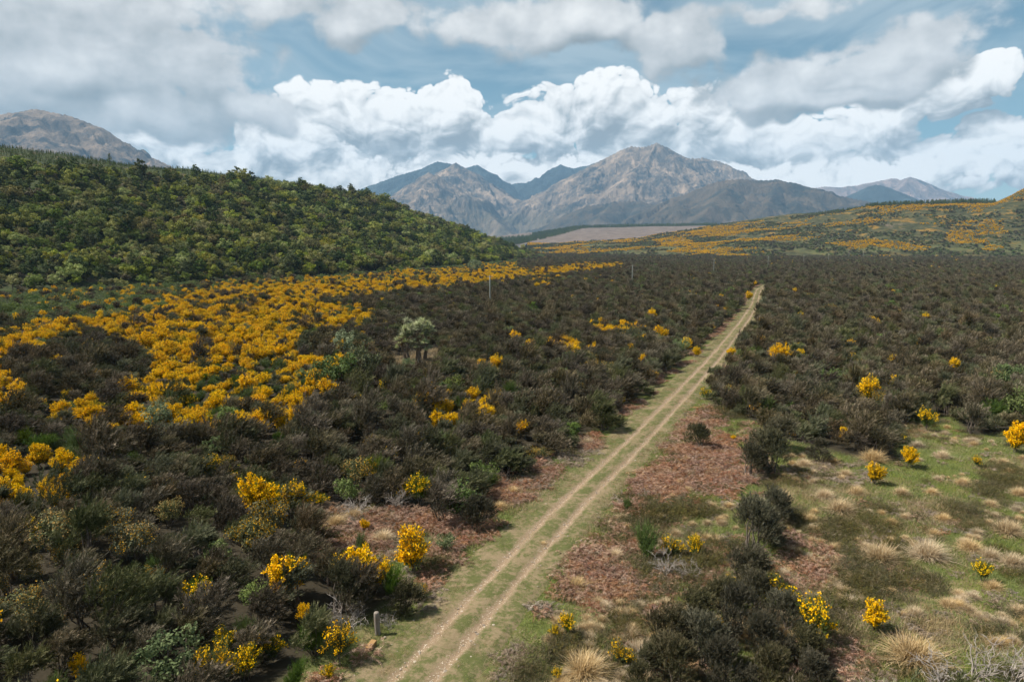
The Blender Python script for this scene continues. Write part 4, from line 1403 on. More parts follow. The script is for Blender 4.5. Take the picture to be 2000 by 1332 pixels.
CANX, CANY = polar(13, 1560, lambda r: 1.72 + 0.33 * sstep(r, 60, 140) + 0.9 * sstep(r, 140, 420) + 2.6 * sstep(r, 420, 1000), -0.76, 0.76)
keep = ~open_ground(CANX, CANY)
td = track_dist(CANX, CANY)
edge_n = fbm(CANX / 5.0, CANY / 5.0, 2, 301)
past = (CANY > TY[495]) & True
keep &= past | (td < -4.0 - 0.8 * edge_n) | (td > 2.9 + 0.5 * edge_n)
u0, v0, d0 = pixel_of(CANX, CANY, 0.0)
keep &= ~inside(CABB_OPEN, u0, v0)
hx = np.interp(CANY, [q[1] for q in HF], [q[0] for q in HF])
keep &= (CANX > hx + 2.0) | (CANY > 1180)
RFa = np.array(RF)
o_ = np.argsort(RFa[:, 0])
keep &= CANY < np.interp(CANX, RFa[o_, 0], RFa[o_, 1]) + 8
keep &= np.hypot(CANX - cabx, CANY - caby) > 3.4
keep &= ~((np.abs(CANX - cabx * CANY / caby) < 4.0) & (CANY < caby) & (CANY > caby - 9.0))     # a gap in front of the cabbage tree's trunks
keep &= ~((v0 > 1325) & (u0 > 540) & (u0 < 1280))
for (x, y, r_) in ex:
    keep &= np.hypot(CANX - x, CANY - y) > r_ * 0.65
    rr_ = math.hypot(x, y)
    fwd = (CANX * x + CANY * y) / rr_
    lat = np.abs(CANX * y - CANY * x) / rr_
    keep &= ~((lat < r_ * 0.9) & (fwd < rr_) & (fwd > rr_ - 1.2 - 1.1 * r_))      # nothing tall right in front of a plant that shows
CANX, CANY = CANX[keep], CANY[keep]
u1, v1, d1 = pixel_of(CANX, CANY, 1.6)
n8 = fbm(CANX / 7.0, CANY / 7.0, 3, 11)
n3 = fbm(CANX / 3.0, CANY / 3.0, 2, 23)
n30 = fbm(CANX / 30.0, CANY / 30.0, 3, 29)
rv = rng.uniform(0, 1, len(CANX))
kind = np.full(len(CANX), 'scrub', dtype='U12')


def zone(poly, sp, p, noise=None, cut=0.0, jit=5.0):
    ju, jv = rng.normal(0, jit, len(u1)), rng.normal(0, jit * 0.45, len(u1))
    m_ = inside(poly, u1 + ju, v1 + jv) & (rng.uniform(0, 1, len(u1)) < p)
    if noise is not None:
        m_ &= noise > cut
    kind[m_] = sp


for poly, p in ((Y_FAR, 0.95), (Y_MID, 0.97)):
    zone(poly, 'green', 0.18)
    zone(poly, 'broom_green', 0.45)
    zone(poly, 'broom', p, 0.55 * n8 + 0.6 * n3, -0.32)
    zone(poly, 'broom_thin', 0.20)
    zone(poly, 'scrub', 0.07)
for poly in (Y_LEFT, Y_EDGE, Y_S2, Y_S1):
    zone(poly, 'broom', 0.85, 0.6 * n8 + 0.5 * n3, -0.05)
zone(Y_S3, 'broom', 0.5, n8, 0.0)
zone(Y_S4, 'broom', 0.6)
zone(DARKP, 'scrub', 0.9)
zone(G_TOP, 'green', 0.55)
zone(G_LOW, 'broom_green', 0.55)
zone(G_LFT, 'broom_green', 0.7)
zone(G_MIDL, 'broom_green', 0.40)
zone(GORSE, 'gorse', 0.40, n8, -0.1)
# a strip of greener growth at the hill's foot, and stray plants in the scrub
gap_ = (u1 < 1010) & (v1 < np.interp(u1, [-300, 0, 200, 430, 640, 850, 1010], [650, 628, 600, 566, 554, 541, 530])) & (kind == 'scrub')
g2 = rng.uniform(0, 1, len(CANX)) + 0.5 * n8
kind[gap_ & (g2 > 0.25)] = 'green'
kind[gap_ & (g2 > 0.72)] = 'broom'
kind[gap_ & (u1 > 430) & (g2 > 0.5)] = 'broom'
foot = (CANX < np.interp(CANY, [q[1] for q in HF], [q[0] for q in HF]) + 16) & (rng.uniform(0, 1, len(CANX)) < 0.75)
kind[foot] = 'green'
stray = (kind == 'scrub')
kind[stray & (rv < 0.022) & (n30 > -0.1)] = 'broom'
kind[stray & (rv > 0.985) & (d1 < 400)] = 'gorse'
nl_ = stray & (d1 < 95) & (u1 < 1000)
kind[nl_ & (rv > 0.03) & (rv < 0.075)] = 'broom_thin'
kind[nl_ & (rv > 0.075) & (rv < 0.115)] = 'broom_green'
kind[nl_ & (rv > 0.115) & (rv < 0.15)] = 'green'
kind[stray & (rv > 0.960) & (rv < 0.980)] = 'green'
kind[stray & (rv > 0.950) & (rv < 0.956)] = 'bright'
sc_r = np.clip(rng.normal(0.95, 0.22, len(CANX)), 0.5, 1.5) * (1.0 + 0.10 * n30) * np.interp(d1, [0, 150, 420, 1000, 1600], [1.0, 1.0, 1.10, 1.55, 2.0])
sc_r = np.where(kind == 'scrub', sc_r * 0.95, sc_r * 1.05)
hz = rng.uniform(0.75, 1.22, len(CANX)) * (1 + 0.22 * n8) * np.interp(d1, [0, 300, 700, 1600], [1.0, 1.0, 0.72, 0.5])
for sp in plants:
    m_ = kind == sp
    plants[sp] += list(zip(CANX[m_], CANY[m_], sc_r[m_], hz[m_], np.zeros(m_.sum(), int)))

THING = {
    'scrub': ('scrub_bush', 'shrub'), 'scrub_dense': ('scrub_bush', 'shrub'), 'broom': ('broom_bush', 'broom'), 'broom_thin': ('broom_bush', 'broom'), 'broom_green': ('green_broom_bush', 'broom'),
    'gorse': ('gorse_bush', 'gorse'), 'green': ('leafy_shrub', 'shrub'), 'pale': ('pale_shrub', 'shrub'), 'bright': ('bright_green_shrub', 'shrub'), 'heath': ('heath_cushion', 'heath'),
}
STUFF_NAME = {'scrub': ('scrub_cover', 'dark grey-brown scrub spreading over the plain'), 'broom': ('broom_cover', 'yellow flowering broom massed over the plain'),
              'broom_thin': ('thin_broom_cover', 'broom with scattered flowers over the plain'), 'broom_green': ('green_broom_cover', 'green broom growth among the scrub'),
              'gorse': ('gorse_cover', 'olive gorse among the scrub'), 'green': ('green_shrub_cover', 'green shrubs massed at the foot of the hill'),
              'bright': ('bright_shrub_cover', 'bright green shrubs dotted over the plain'), 'pale': ('pale_shrub_cover', 'pale shrubs'), 'heath': ('heath_cover', 'heath')}
N_THINGS = {'scrub': 300, 'scrub_dense': 60, 'broom': 300, 'broom_thin': 80, 'broom_green': 120, 'gorse': 120, 'green': 120, 'pale': 20, 'bright': 60, 'heath': 20}

brooms = np.array([(q[0], q[1]) for q in plants['broom'] if q[1] < 160])
gorses = np.array([(q[0], q[1]) for q in plants['gorse'] if q[1] < 160])


def near(pts, x, y):
    return float(np.min(np.hypot(pts[:, 0] - x, pts[:, 1] - y)))


alls = {q_: np.array([(w_[0], w_[1]) for w_ in plants[q_] if w_[1] < 260] or [(1e6, 1e6)]) for q_ in plants}


def describe(sp, x, y, s, tdi, is_open, hz_):
    """what sets a plant apart: its kind, size and what grows beside it"""
    head = {'scrub': 'dark windswept shrub', 'scrub_dense': 'dense dark bushy shrub', 'broom': 'blossoming yellow broom', 'broom_thin': 'straggly sparse-flowered broom', 'broom_green': 'green flowerless broom',
            'gorse': 'olive gorse with faded blossom', 'green': 'mid-green leafy shrub', 'pale': 'pale grey-green shrub', 'bright': 'bright yellow-green shrub', 'heath': 'brown-green heath cushion'}[sp]
    size = 'small' if s < 0.8 else ('big' if s > 1.12 else 'medium')
    size += ' flat-topped' if hz_ < 0.86 else (' upright' if hz_ > 1.16 else '')
    side = 'hill' if tdi < 0 else 'terrace'
    if is_open:
        where = 'in open grass on the track\'s %s side' % side
    elif abs(tdi) < 7.5:
        where = 'lining the track on its %s side' % side
    elif math.hypot(x - cabx, y - caby) < 9:
        where = 'close to the cabbage tree'
    elif sp == 'broom':
        nb_ = int((np.hypot(brooms[:, 0] - x, brooms[:, 1] - y) < 4.0).sum()) - 1 if y < 160 else 5
        mass = 'alone' if nb_ < 1 else ('in small clump' if nb_ < 5 else 'in wide drift')
        by = [w_ for q_, w_ in (('pale', 'pale shrub'), ('bright', 'bright shrub'), ('gorse', 'gorse'), ('green', 'leafy shrub'), ('broom_green', 'green broom'), ('scrub', 'dark scrub')) if near(alls[q_], x, y) < 2.8]
        where = '%s on the track\'s %s side%s' % (mass, side, (', touching ' + by[0]) if by else '')
    elif sp != 'broom' and near(brooms, x, y) < 2.6:
        where = 'touching yellow broom on the track\'s %s side' % side
    elif sp != 'gorse' and near(gorses, x, y) < 2.6:
        where = 'touching orange-flowered gorse on the %s side' % side
    elif near(alls['broom_green'], x, y) < 2.6 and sp != 'broom_green':
        where = 'touching green broom on the track\'s %s side' % side
    elif near(alls['green'], x, y) < 2.6 and sp != 'green':
        where = 'touching leafy green shrub on the track\'s %s side' % side
    elif y > 160:
        where = 'far out on the plain on the %s side' % side
    else:
        where = 'within dense scrub on the track\'s %s side' % side
    return '%s %s %s' % (size, head, where)


for sp, lst in plants.items():
    a = np.array(lst, float)
    if len(a) == 0:
        continue
    z = ground_z(a[:, 0], a[:, 1])
    uu, vv, dd = pixel_of(a[:, 0], a[:, 1], 1.0)
    vis = (uu > -20) & (uu < 2020) & (vv < 1345)
    size = np.where(vis, a[:, 2] / dd, 0) + a[:, 4] * 10
    order = np.argsort(-size)
    nv = len(SPECIES[sp])
    idx = rng.integers(0, nv, len(a))
    wind = sp in ('scrub', 'scrub_dense', 'broom_green', 'broom', 'broom_thin')
    rot = rng.uniform(-0.7, 0.7, len(a)) if wind else rng.uniform(-math.pi, math.pi, len(a))
    nt = min(N_THINGS[sp], int((size > 0).sum()))
    tdl = track_dist(a[:, 0], a[:, 1])
    opn = open_ground(a[:, 0], a[:, 1])
    nm, cat = THING[sp]
    for i in order[:nt]:
        lb = describe(sp, a[i, 0], a[i, 1], a[i, 2], tdl[i], opn[i], a[i, 3])
        plant(nm, sp, int(idx[i]), (a[i, 0], a[i, 1], z[i] - 0.02), (a[i, 2], a[i, 2], a[i, 2] * a[i, 3]), float(rot[i]), lb, cat, lb)
    rest = order[nt:]
    if len(rest):
        stuff(STUFF_NAME[sp][0], STUFF_NAME[sp][1], sp, np.stack([a[rest, 0], a[rest, 1], z[rest] - 0.02], -1),
              np.stack([a[rest, 2], a[rest, 2], a[rest, 2] * a[rest, 3]], -1), rot[rest], idx[rest])


# ------------------------------------------------------------------ forest on the hill
def surface_points(V, tt_, lo, hi, n, s_lo=0.0, s_hi=1.0):
    """area-weighted random points on a lofted hill between two of its lines"""
    c = (tt_[:-1] >= lo) & (tt_[:-1] < hi)
    cols = np.nonzero(c)[0]
    i0, i1 = int(s_lo * (V.shape[0] - 1)), int(s_hi * (V.shape[0] - 1))
    A_ = V[i0:i1][:, cols]; B_ = V[i0 + 1:i1 + 1][:, cols]; C_ = V[i0:i1][:, cols + 1]
    ar = np.linalg.norm(np.cross(B_ - A_, C_ - A_), axis=-1).ravel()
    j = rng.choice(len(ar), n, p=ar / ar.sum())
    a = rng.uniform(0, 1, (n, 1)); b = rng.uniform(0, 1, (n, 1))
    A_ = A_.reshape(-1, 3)[j]; B_ = B_.reshape(-1, 3)[j]; C_ = C_.reshape(-1, 3)[j]
    return A_ + (B_ - A_) * a + (C_ - A_) * b


tp = surface_points(HV, HT, 0.0, 0.98, 17000)
ts = np.clip(np.exp(rng.normal(-0.28, 0.40, len(tp))), 0.35, 1.9) * (1 + 0.50 * fbm(tp[:, 0] / 30, tp[:, 1] / 30, 3, 71))
idx = rng.integers(0, 8, len(tp))
stand = fbm(tp[:, 0] / 22 + 3, (tp[:, 1] + tp[:, 2]) / 22, 2, 73)                     # like trees stand together
idx = np.where(stand > 0.22, rng.choice([0, 1, 7, 4], len(tp)), np.where(stand < -0.25, rng.choice([2, 6, 3, 5], len(tp)), idx)); rot = rng.uniform(-3.14, 3.14, len(tp))


def hill_spot(u, v):
    g = HV[:, (HT < 1.6)].reshape(-1, 3)
    a, b, c_ = pixel_of(g[:, 0], g[:, 1], g[:, 2])
    return g[np.argmin((a - u) ** 2 + (b - v) ** 2 + c_ * 0.01)]


special = [(218, 330, 1.5, 'pine', 'tall dark conifer rising above the young pines on the hill brow', 0.75), (676, 392, 1.35, 'tree', 'tall dark tree standing out on the forested hill crest', 1.25),
           (600, 400, 1.7, 'tree', 'huge brown-green tree bulging over the forested hill brow', 1.0), (560, 388, 1.6, 'tree', 'broad olive tree beside the huge one on the hill brow', 0.95),
           (640, 430, 1.5, 'tree', 'broad dark tree below the huge one on the hill brow', 0.95)]
for (u, v, s, sp, lb, hz_) in special:
    g = hill_spot(u, v)
    plant('pine_tree' if sp == 'pine' else 'forest_tree', sp, 1, (g[0], g[1], g[2] - 0.3), (s, s, s * hz_), 1.0, lb, 'tree')
uu, vv, dd = pixel_of(tp[:, 0], tp[:, 1], tp[:, 2] + 3)
size = np.where((uu > 0) & (uu < 2000), ts / dd, 0)
order = np.argsort(-size)
for i in order[:300]:
    plant('forest_tree', 'tree', int(idx[i]), (tp[i, 0], tp[i, 1], tp[i, 2] - 0.4), (ts[i], ts[i], ts[i]), float(rot[i]),
          ('small' if ts[i] < 0.8 else 'broad' if ts[i] < 1.1 else 'very large') + ' ' + ('green', 'low-domed green', 'tall dark green', 'olive-brown', 'green', 'low olive-brown', 'tall dark green', 'wide-spreading green')[int(idx[i])] + ' tree ' + ('at the foot of the forested hill' if tp[i, 2] < 9 else 'low on the forested hillside' if tp[i, 2] < 26 else 'high on the forested hillside'), 'tree', 'forest trees on the hillside')
rest = order[300:]
stuff('forest', 'dense green native forest covering the hillside', 'tree', np.stack([tp[rest, 0], tp[rest, 1], tp[rest, 2] - 0.4], -1), ts[rest], rot[rest], idx[rest])

pp = surface_points(HV, HT, 0.92, 2.15, 14000)
stuff('young_pine_plantation', 'young pines planted over the top of the hill', 'pine', pp - np.array([0, 0, 0.3]), rng.uniform(0.16, 0.34, len(pp)), rng.uniform(-3, 3, len(pp)), rng.integers(0, 3, len(pp)))


# ------------------------------------------------------------------ pines on the terraces
def along(line, s0, s1, n, back):
    a = np.asarray(line, float)
    s = np.concatenate([[0], np.cumsum(np.linalg.norm(np.diff(a, axis=0), axis=1))])
    q = rng.uniform(s0, s1, n) * s[-1]
    p = np.stack([np.interp(q, s, a[:, i]) for i in range(3)], -1)
    d_ = unit(p[:, :2])
    p[:, :2] += d_ * rng.uniform(0, back, n)[:, None]
    return p


def px_line(pts):
    return [at_range(*q) for q in pts]


L1 = px_line([(1690, 404, 1580), (1760, 399, 1545), (1830, 397, 1510), (1900, 395, 1480), (1945, 396, 1460)])
L2 = px_line([(1380, 444, 1960), (1450, 437, 1880), (1520, 430, 1800), (1600, 419, 1700), (1690, 407, 1600)])
L3 = px_line([(1040, 460, 3250), (1130, 446, 3450), (1230, 443, 3450), (1330, 442, 3400), (1400, 441, 3350)])
L4 = px_line([(975, 478, 2500), (1010, 474, 2650), (1050, 466, 2850), (1100, 455, 3050), (1150, 447, 3200)])
def surf_z(V, x, y):
    g = V.reshape(-1, 3)
    out = np.empty(len(x))
    for i in range(0, len(x), 500):
        j = np.argmin((g[None, :, 0] - x[i:i + 500, None]) ** 2 + (g[None, :, 1] - y[i:i + 500, None]) ** 2, 1)
        out[i:i + 500] = g[j, 2]
    return out


nf_ = 2600
ff = rng.uniform(0, 1, nf_)
Df = 2280 + 1150 * ff
ur = np.interp(ff, [0, 0.3, 0.6, 1.0], [1012, 1050, 1100, 1160])
uf = 900 + (ur - 900) * rng.uniform(0, 1, nf_)
xf = (uf - CX) / FPX * Df
FOREST = np.stack([xf, Df, surf_z(FV, xf, Df)], -1)
pl = np.concatenate([along(L1, 0, 1, 800, 60), along(L2, 0, 1, 900, 30), along(L3, 0, 1, 1500, 120), FOREST])
ps = np.concatenate([rng.uniform(0.45, 1.15, 800), rng.uniform(0.45, 0.95, 900), rng.uniform(1.1, 1.9, 1500), rng.uniform(1.1, 1.9, nf_)])
stuff('pine_plantation', 'dark strips of tall pines along the terrace edges', 'pine', pl - np.array([0, 0, 1.5]), np.stack([ps * 1.3, ps * 1.3, ps], -1), rng.uniform(-3, 3, len(pl)), rng.integers(0, 3, len(pl)))

# distant bushes and blossom on the broom terrace
bp = surface_points(RV, RT, 0.0, 2.0, 44000)
u_, v_, d_ = pixel_of(bp[:, 0], bp[:, 1], bp[:, 2])
bp = bp[(u_ > 950) & (u_ < 2250)]
nb = 1.1 * fbm(bp[:, 0] / 120.0, (bp[:, 1] + bp[:, 2] * 2) / 120.0, 3, 401) + 0.40 * fbm(bp[:, 0] / 30.0, (bp[:, 1] + bp[:, 2]) / 30.0, 3, 409)
hi_ = sstep(bp[:, 2], 8, 42)
isb = nb + 0.20 * hi_ > 0.24
ng = fbm(bp[:, 0] / 60.0 + 5, bp[:, 1] / 60.0, 3, 433)
gap = (~isb) & (ng > 0.10)                                      # pale grassy openings stay bare
for nm_, lb_, sp_, m_, lo, hi2 in (('terrace_broom', 'orange-yellow broom in drifts over the terrace slope', 'broom', isb & (rng.uniform(0, 1, len(bp)) < 0.9), 1.3, 2.4), ('terrace_scrub', 'dark scrub over the terrace slope', 'scrub', (~isb) & (~gap) & (rng.uniform(0, 1, len(bp)) < 0.5), 1.0, 2.1),
                                   ('terrace_shrubs', 'green shrubs over the terrace slope', 'green', (~isb) & (~gap) & (rng.uniform(0, 1, len(bp)) < 0.35), 1.1, 2.4)):
    q = bp[m_]
    s_ = rng.uniform(lo, hi2, len(q))
    stuff(nm_, lb_, sp_, q - np.array([0, 0, 0.4]), np.stack([s_, s_, s_ * 0.75], -1), rng.uniform(-3, 3, len(q)), rng.integers(0, len(SPECIES[sp_]), len(q)))

# ------------------------------------------------------------------ tussocks
TUSSOCK_PX = [(1970, 1028, 62), (1812, 1070, 78), (1720, 1078, 74), (1895, 1062, 50), (1980, 1090, 56), (1842, 1012, 34), (1660, 1172, 40), (1785, 1268, 110), (1706, 892, 50), (1672, 960, 38),
              (1640, 990, 60), (1610, 965, 40), (1530, 965, 36), (1650, 925, 36), (1935, 1078, 44), (1740, 1020, 32), (1935, 985, 30), (1880, 940, 34), (1990, 960, 36), (1570, 905, 34), (1625, 900, 34),
              (1840, 890, 34), (1790, 870, 30), (1900, 860, 30), (1125, 1135, 54), (1200, 1075, 44), (1140, 1300, 92), (1245, 1262, 56), (1060, 1060, 20), (745, 1045, 52), (655, 1018, 46), (690, 1005, 40), (1145, 862, 32),
              (1000, 955, 34), (975, 985, 34), (770, 1075, 34), (1940, 1140, 40), (1580, 1010, 40), (1870, 1180, 36), (1990, 1190, 40), (1180, 1180, 34), (630, 980, 34), (1760, 960, 34), (1960, 900, 30), (1820, 960, 28)]
tuss_xy = []
for i, (u, v, w) in enumerate(TUSSOCK_PX):
    x, y, s = spot(u, v, w, 'tussock')
    z = float(ground_z(np.array([x]), np.array([y]))[0])
    tuss_xy.append((x, y))
    lb = 'straw-coloured tussock grass clump in the open grass on the terrace side of the track' if track_dist([x], [y])[0] > 0 else 'straw-coloured tussock grass clump at the scrub edge on the forested hill side'
    if w > 100:
        lb = 'biggest straw-coloured tussock, beside bleached twiggy bushes'
    e = plant('tussock', 'tussock', i % 4, (x, y, z - 0.02), (s * 1.3, s * 1.3, s * 1.2), rng.uniform(-0.6, 0.6), lb, 'tussock', lb)

# small tussocks strewn through the open ground
N = 1500
uu = rng.uniform(1060, 2080, N); vv = rng.uniform(815, 1400, N)
x, y = ground_at(uu, vv)
m_ = inside(OPEN_RIGHT, uu, vv) & (track_dist(x, y) > 3.4) & (fbm(x / 6, y / 6, 3, 501) + 0.3 * fbm(x / 1.5, y / 1.5, 2, 503) > 0.02)
x, y = x[m_], y[m_]
stuff('small_tussocks', 'small straw tussocks strewn through the grass', 'tussock', np.stack([x, y, ground_z(x, y) - 0.03], -1), rng.uniform(0.30, 0.80, len(x)), rng.uniform(-0.8, 0.8, len(x)), rng.integers(0, 4, len(x)))

# ------------------------------------------------------------------ bracken, litter, heath, grass
BRACKEN = [(1330, 915, 110, 55), (1280, 950, 60, 30), (1420, 930, 60, 40), (1390, 880, 70, 30), (1130, 1060, 90, 60), (1180, 1120, 80, 60), (1090, 1150, 50, 40), (1240, 1160, 70, 40), (1570, 1075, 70, 35), (1610, 1105, 60, 24),
           (1000, 965, 60, 30), (1060, 925, 50, 22), (940, 1030, 60, 30), (880, 1075, 50, 26), (850, 1030, 60, 30), (720, 1050, 80, 40), (660, 1070, 50, 40), (780, 1020, 60, 26), (1150, 868, 40, 14), (1210, 800, 24, 12), (1280, 740, 24, 8),
           (620, 1320, 70, 30), (700, 1310, 60, 34), (1370, 820, 40, 24), (1600, 1300, 60, 30), (1560, 1140, 50, 26), (840, 1120, 30, 22), (1460, 870, 40, 24), (1230, 1000, 34, 18)]
PALE_L = [(1260, 985, 60, 16), (1300, 970, 50, 10), (1000, 940, 60, 16), (700, 1025, 80, 40), (780, 1050, 50, 40), (830, 1165, 60, 36), (790, 1130, 40, 26), (1480, 930, 60, 20), (1640, 930, 80, 20), (1060, 1170, 24, 40), (1000, 1280, 40, 40),
          (1230, 1120, 60, 30), (1300, 1110, 40, 30), (1180, 880, 60, 10), (1100, 900, 50, 16), (690, 960, 70, 24), (640, 1000, 40, 30)]
HEATH = [(1680, 1130, 80, 46), (1640, 1040, 70, 30), (1700, 1020, 60, 22), (1600, 1060, 60, 20), (1740, 1100, 30, 40), (1400, 1080, 60, 30), (1340, 1000, 70, 22), (1250, 1020, 60, 20), (1540, 1010, 40, 20), (1290, 1120, 60, 30),
         (1620, 1180, 60, 40), (1960, 950, 46, 40), (1880, 1005, 40, 20), (1480, 790, 30, 10), (1420, 810, 40, 14), (1560, 1280, 60, 40), (1100, 1280, 50, 40), (1040, 1330, 40, 30), (850, 1105, 40, 16)]


def blobs(lst, per_m2, near_track=3.0, cut=-0.25):
    X = []; Y = []
    for (u, v, w, h) in lst:
        n0 = 2400
        a = rng.uniform(0, 2 * math.pi, n0); r_ = np.sqrt(rng.uniform(0, 1, n0)) * (1 + 0.25 * rng.normal(size=n0))
        x, y = ground_at(u + np.cos(a) * r_ * w, v + np.sin(a) * r_ * h)
        px_m = FPX / pixel_of(*ground_at(u, v), 0.0)[2]
        pv = abs(ground_at(u, v - 1)[1] - ground_at(u, v + 1)[1]) / 2
        area = math.pi * (w / px_m) * (h * pv)
        n = int(min(n0, area * per_m2))
        X.append(x[:n]); Y.append(y[:n])
    X = np.concatenate(X); Y = np.concatenate(Y)
    t_ = track_dist(X, Y)
    m_ = ((t_ > near_track) | (t_ < -near_track)) & (fbm(X / 1.9, Y / 1.9, 3, 887) + 0.2 * rng.normal(size=len(X)) > cut)
    return X[m_], Y[m_]


for nm_, lb_, sp_, lst_, den, lo, hi2, nt_ in (('dead_bracken', 'rust-brown dead bracken beside the track', 'bracken', BRACKEN, 2.8, 0.6, 1.2, 2.9), ('dead_stalks', 'pale dead stalks and litter', 'litter', PALE_L, 2.2, 0.6, 1.1, 2.3),
                                           ('low_heath', 'low olive-brown heath mats in the open ground', 'heath', HEATH, 2.0, 0.5, 1.35, 3.0)):
    x, y = blobs(lst_, den, nt_)
    stuff(nm_, lb_, sp_, np.stack([x, y, ground_z(x, y) - 0.02], -1), rng.uniform(lo, hi2, len(x)), rng.uniform(-3, 3, len(x)) if sp_ != 'heath' else rng.uniform(-0.7, 0.7, len(x)), rng.integers(0, len(SPECIES[sp_]), len(x)))

# rough growth strewn over the open ground: stalks, low heath, fern
N = 5200
uu = rng.uniform(960, 2080, N); vv = rng.uniform(815, 1420, N)
x, y = ground_at(uu, vv)
m_ = inside(OPEN_RIGHT, uu, vv) & (track_dist(x, y) > 3.0)
x, y = x[m_], y[m_]
f1_ = fbm(x / 4.5, y / 4.5, 3, 551) + 0.35 * rng.normal(size=len(x)); f2_ = fbm(x / 3.5 + 40, y / 3.5, 3, 557)
for nm_, lb_, sp_, mm, lo, hi2 in (('strewn_stalks', 'pale dead stalks strewn through the grass', 'litter', f1_ > 0.48, 0.4, 0.9), ('strewn_heath', 'low olive heath tufts strewn through the grass', 'heath', (f1_ < -0.28) & (f2_ > -0.1), 0.3, 0.9),
                                   ('strewn_fern', 'brown fern scraps strewn through the grass', 'bracken', (f2_ > 0.32) & (f1_ < 0.3), 0.3, 0.7)):
    stuff(nm_, lb_, sp_, np.stack([x[mm], y[mm], ground_z(x[mm], y[mm]) - 0.02], -1), rng.uniform(lo, hi2, mm.sum()), rng.uniform(-3, 3, mm.sum()), rng.integers(0, 3, mm.sum()))

# bracken and stalks along both margins of the track
q = rng.integers(40, 470, 2600)
side = np.where(rng.uniform(0, 1, 2600) < 0.72, -1, 1)
off = np.where(side < 0, rng.normal(3.6, 0.6, 2600), rng.normal(3.1, 0.4, 2600))
x = TX[q] + TNX[q] * side * off; y = TY[q] + TNY[q] * side * off
m_ = (fbm(x / 4, y / 4, 2, 611) > -0.1) & (off > 2.6)
x, y = x[m_], y[m_]
h = rng.uniform(0, 1, len(x)) < 0.6
stuff('verge_bracken', 'rust-brown bracken along the scrub edge of the track', 'bracken', np.stack([x[h], y[h], ground_z(x[h], y[h])], -1), rng.uniform(0.45, 0.9, h.sum()), rng.uniform(-3, 3, h.sum()), rng.integers(0, 4, h.sum()))
stuff('verge_stalks', 'pale dead stalks along the scrub edge of the track', 'litter', np.stack([x[~h], y[~h], ground_z(x[~h], y[~h])], -1), rng.uniform(0.45, 0.9, (~h).sum()), rng.uniform(-3, 3, (~h).sum()), rng.integers(0, 3, (~h).sum()))

# grass over the open ground
gx, gy = polar(20, 110, lambda r: 0.46 + 0.25 * sstep(r, 50, 100), -0.55, 0.78)
m_ = open_ground(gx, gy) & (np.abs(track_dist(gx, gy) + 0.3) > 2.3)
gx, gy = gx[m_], gy[m_]
gn = fbm(gx / 5.0, gy / 5.0, 3, 701) + 0.25 * rng.normal(size=len(gx))
gg = gn > -0.25
for nm_, lb_, sp_, mm, lo, hi2 in (('green_grass', 'short green grass over the open ground', 'grass', gg, 0.7, 1.9), ('dry_grass', 'pale dry grass over the open ground', 'dry', (~gg), 0.7, 2.1)):
    stuff(nm_, lb_, sp_, np.stack([gx[mm], gy[mm], ground_z(gx[mm], gy[mm])], -1), rng.uniform(lo, hi2, mm.sum()), rng.uniform(-3, 3, mm.sum()), rng.integers(0, 4, mm.sum()))
# turf between and beside the ruts
nq = 26000
q = rng.integers(2, 420, nq)
fr = rng.uniform(0, 1, nq)
ac = np.where(rng.uniform(0, 1, nq) < 0.28, rng.normal(0, 0.26, nq), np.where(rng.uniform(0, 1, nq) < 0.6, -rng.uniform(1.2, 3.6, nq), rng.uniform(1.2, 3.0, nq)))
q1 = q + 1
x = TX[q] * (1 - fr) + TX[q1] * fr + TNX[q] * ac; y = TY[q] * (1 - fr) + TY[q1] * fr + TNY[q] * ac
m_ = (np.abs(np.abs(ac) - 0.8) > 0.30) & (fbm(x / 2.2, y / 2.2, 3, 733) > -0.22)
x, y, ac = x[m_], y[m_], ac[m_]
zt = np.where(np.abs(ac + 0.3) < 2.3, 0.09, 0.0) + ground_z(x, y)
dr = (fbm(x / 3.0, y / 3.0, 3, 741) + 0.3 * rng.normal(size=len(x))) > 0.15
stuff('track_turf', 'short turf between and beside the wheel ruts', 'turf', np.stack([x[~dr], y[~dr], zt[~dr]], -1), rng.uniform(0.5, 1.1, (~dr).sum()), rng.uniform(-3, 3, (~dr).sum()), rng.integers(0, 3, (~dr).sum()))
stuff('track_dry_grass', 'dry grass beside the wheel ruts', 'dry', np.stack([x[dr], y[dr], zt[dr]], -1), rng.uniform(0.25, 0.6, dr.sum()), rng.uniform(-3, 3, dr.sum()), rng.integers(0, 4, dr.sum()))

# loose stones in the ruts and on bare ground
nq = 3600
q = rng.integers(2, 330, nq); fr = rng.uniform(0, 1, nq)
ac = rng.choice([-0.8, 0.8], nq) + rng.normal(0, 0.24, nq)
far_ = rng.uniform(0, 1, nq) < 0.25
ac = np.where(far_, rng.uniform(-3.6, 2.8, nq), ac)
x = TX[q] * (1 - fr) + TX[q + 1] * fr + TNX[q] * ac; y = TY[q] * (1 - fr) + TY[q + 1] * fr + TNY[q] * ac
sz_ = np.exp(rng.normal(-0.35, 0.5, nq))
stuff('loose_stones', 'loose pale stones in the wheel ruts', 'stone', np.stack([x, y, ground_z(x, y) + 0.05 + 0.05 * (np.abs(ac) > 1.2)], -1), np.clip(sz_, 0.3, 2.2), rng.uniform(-3, 3, nq), rng.integers(0, 4, nq))

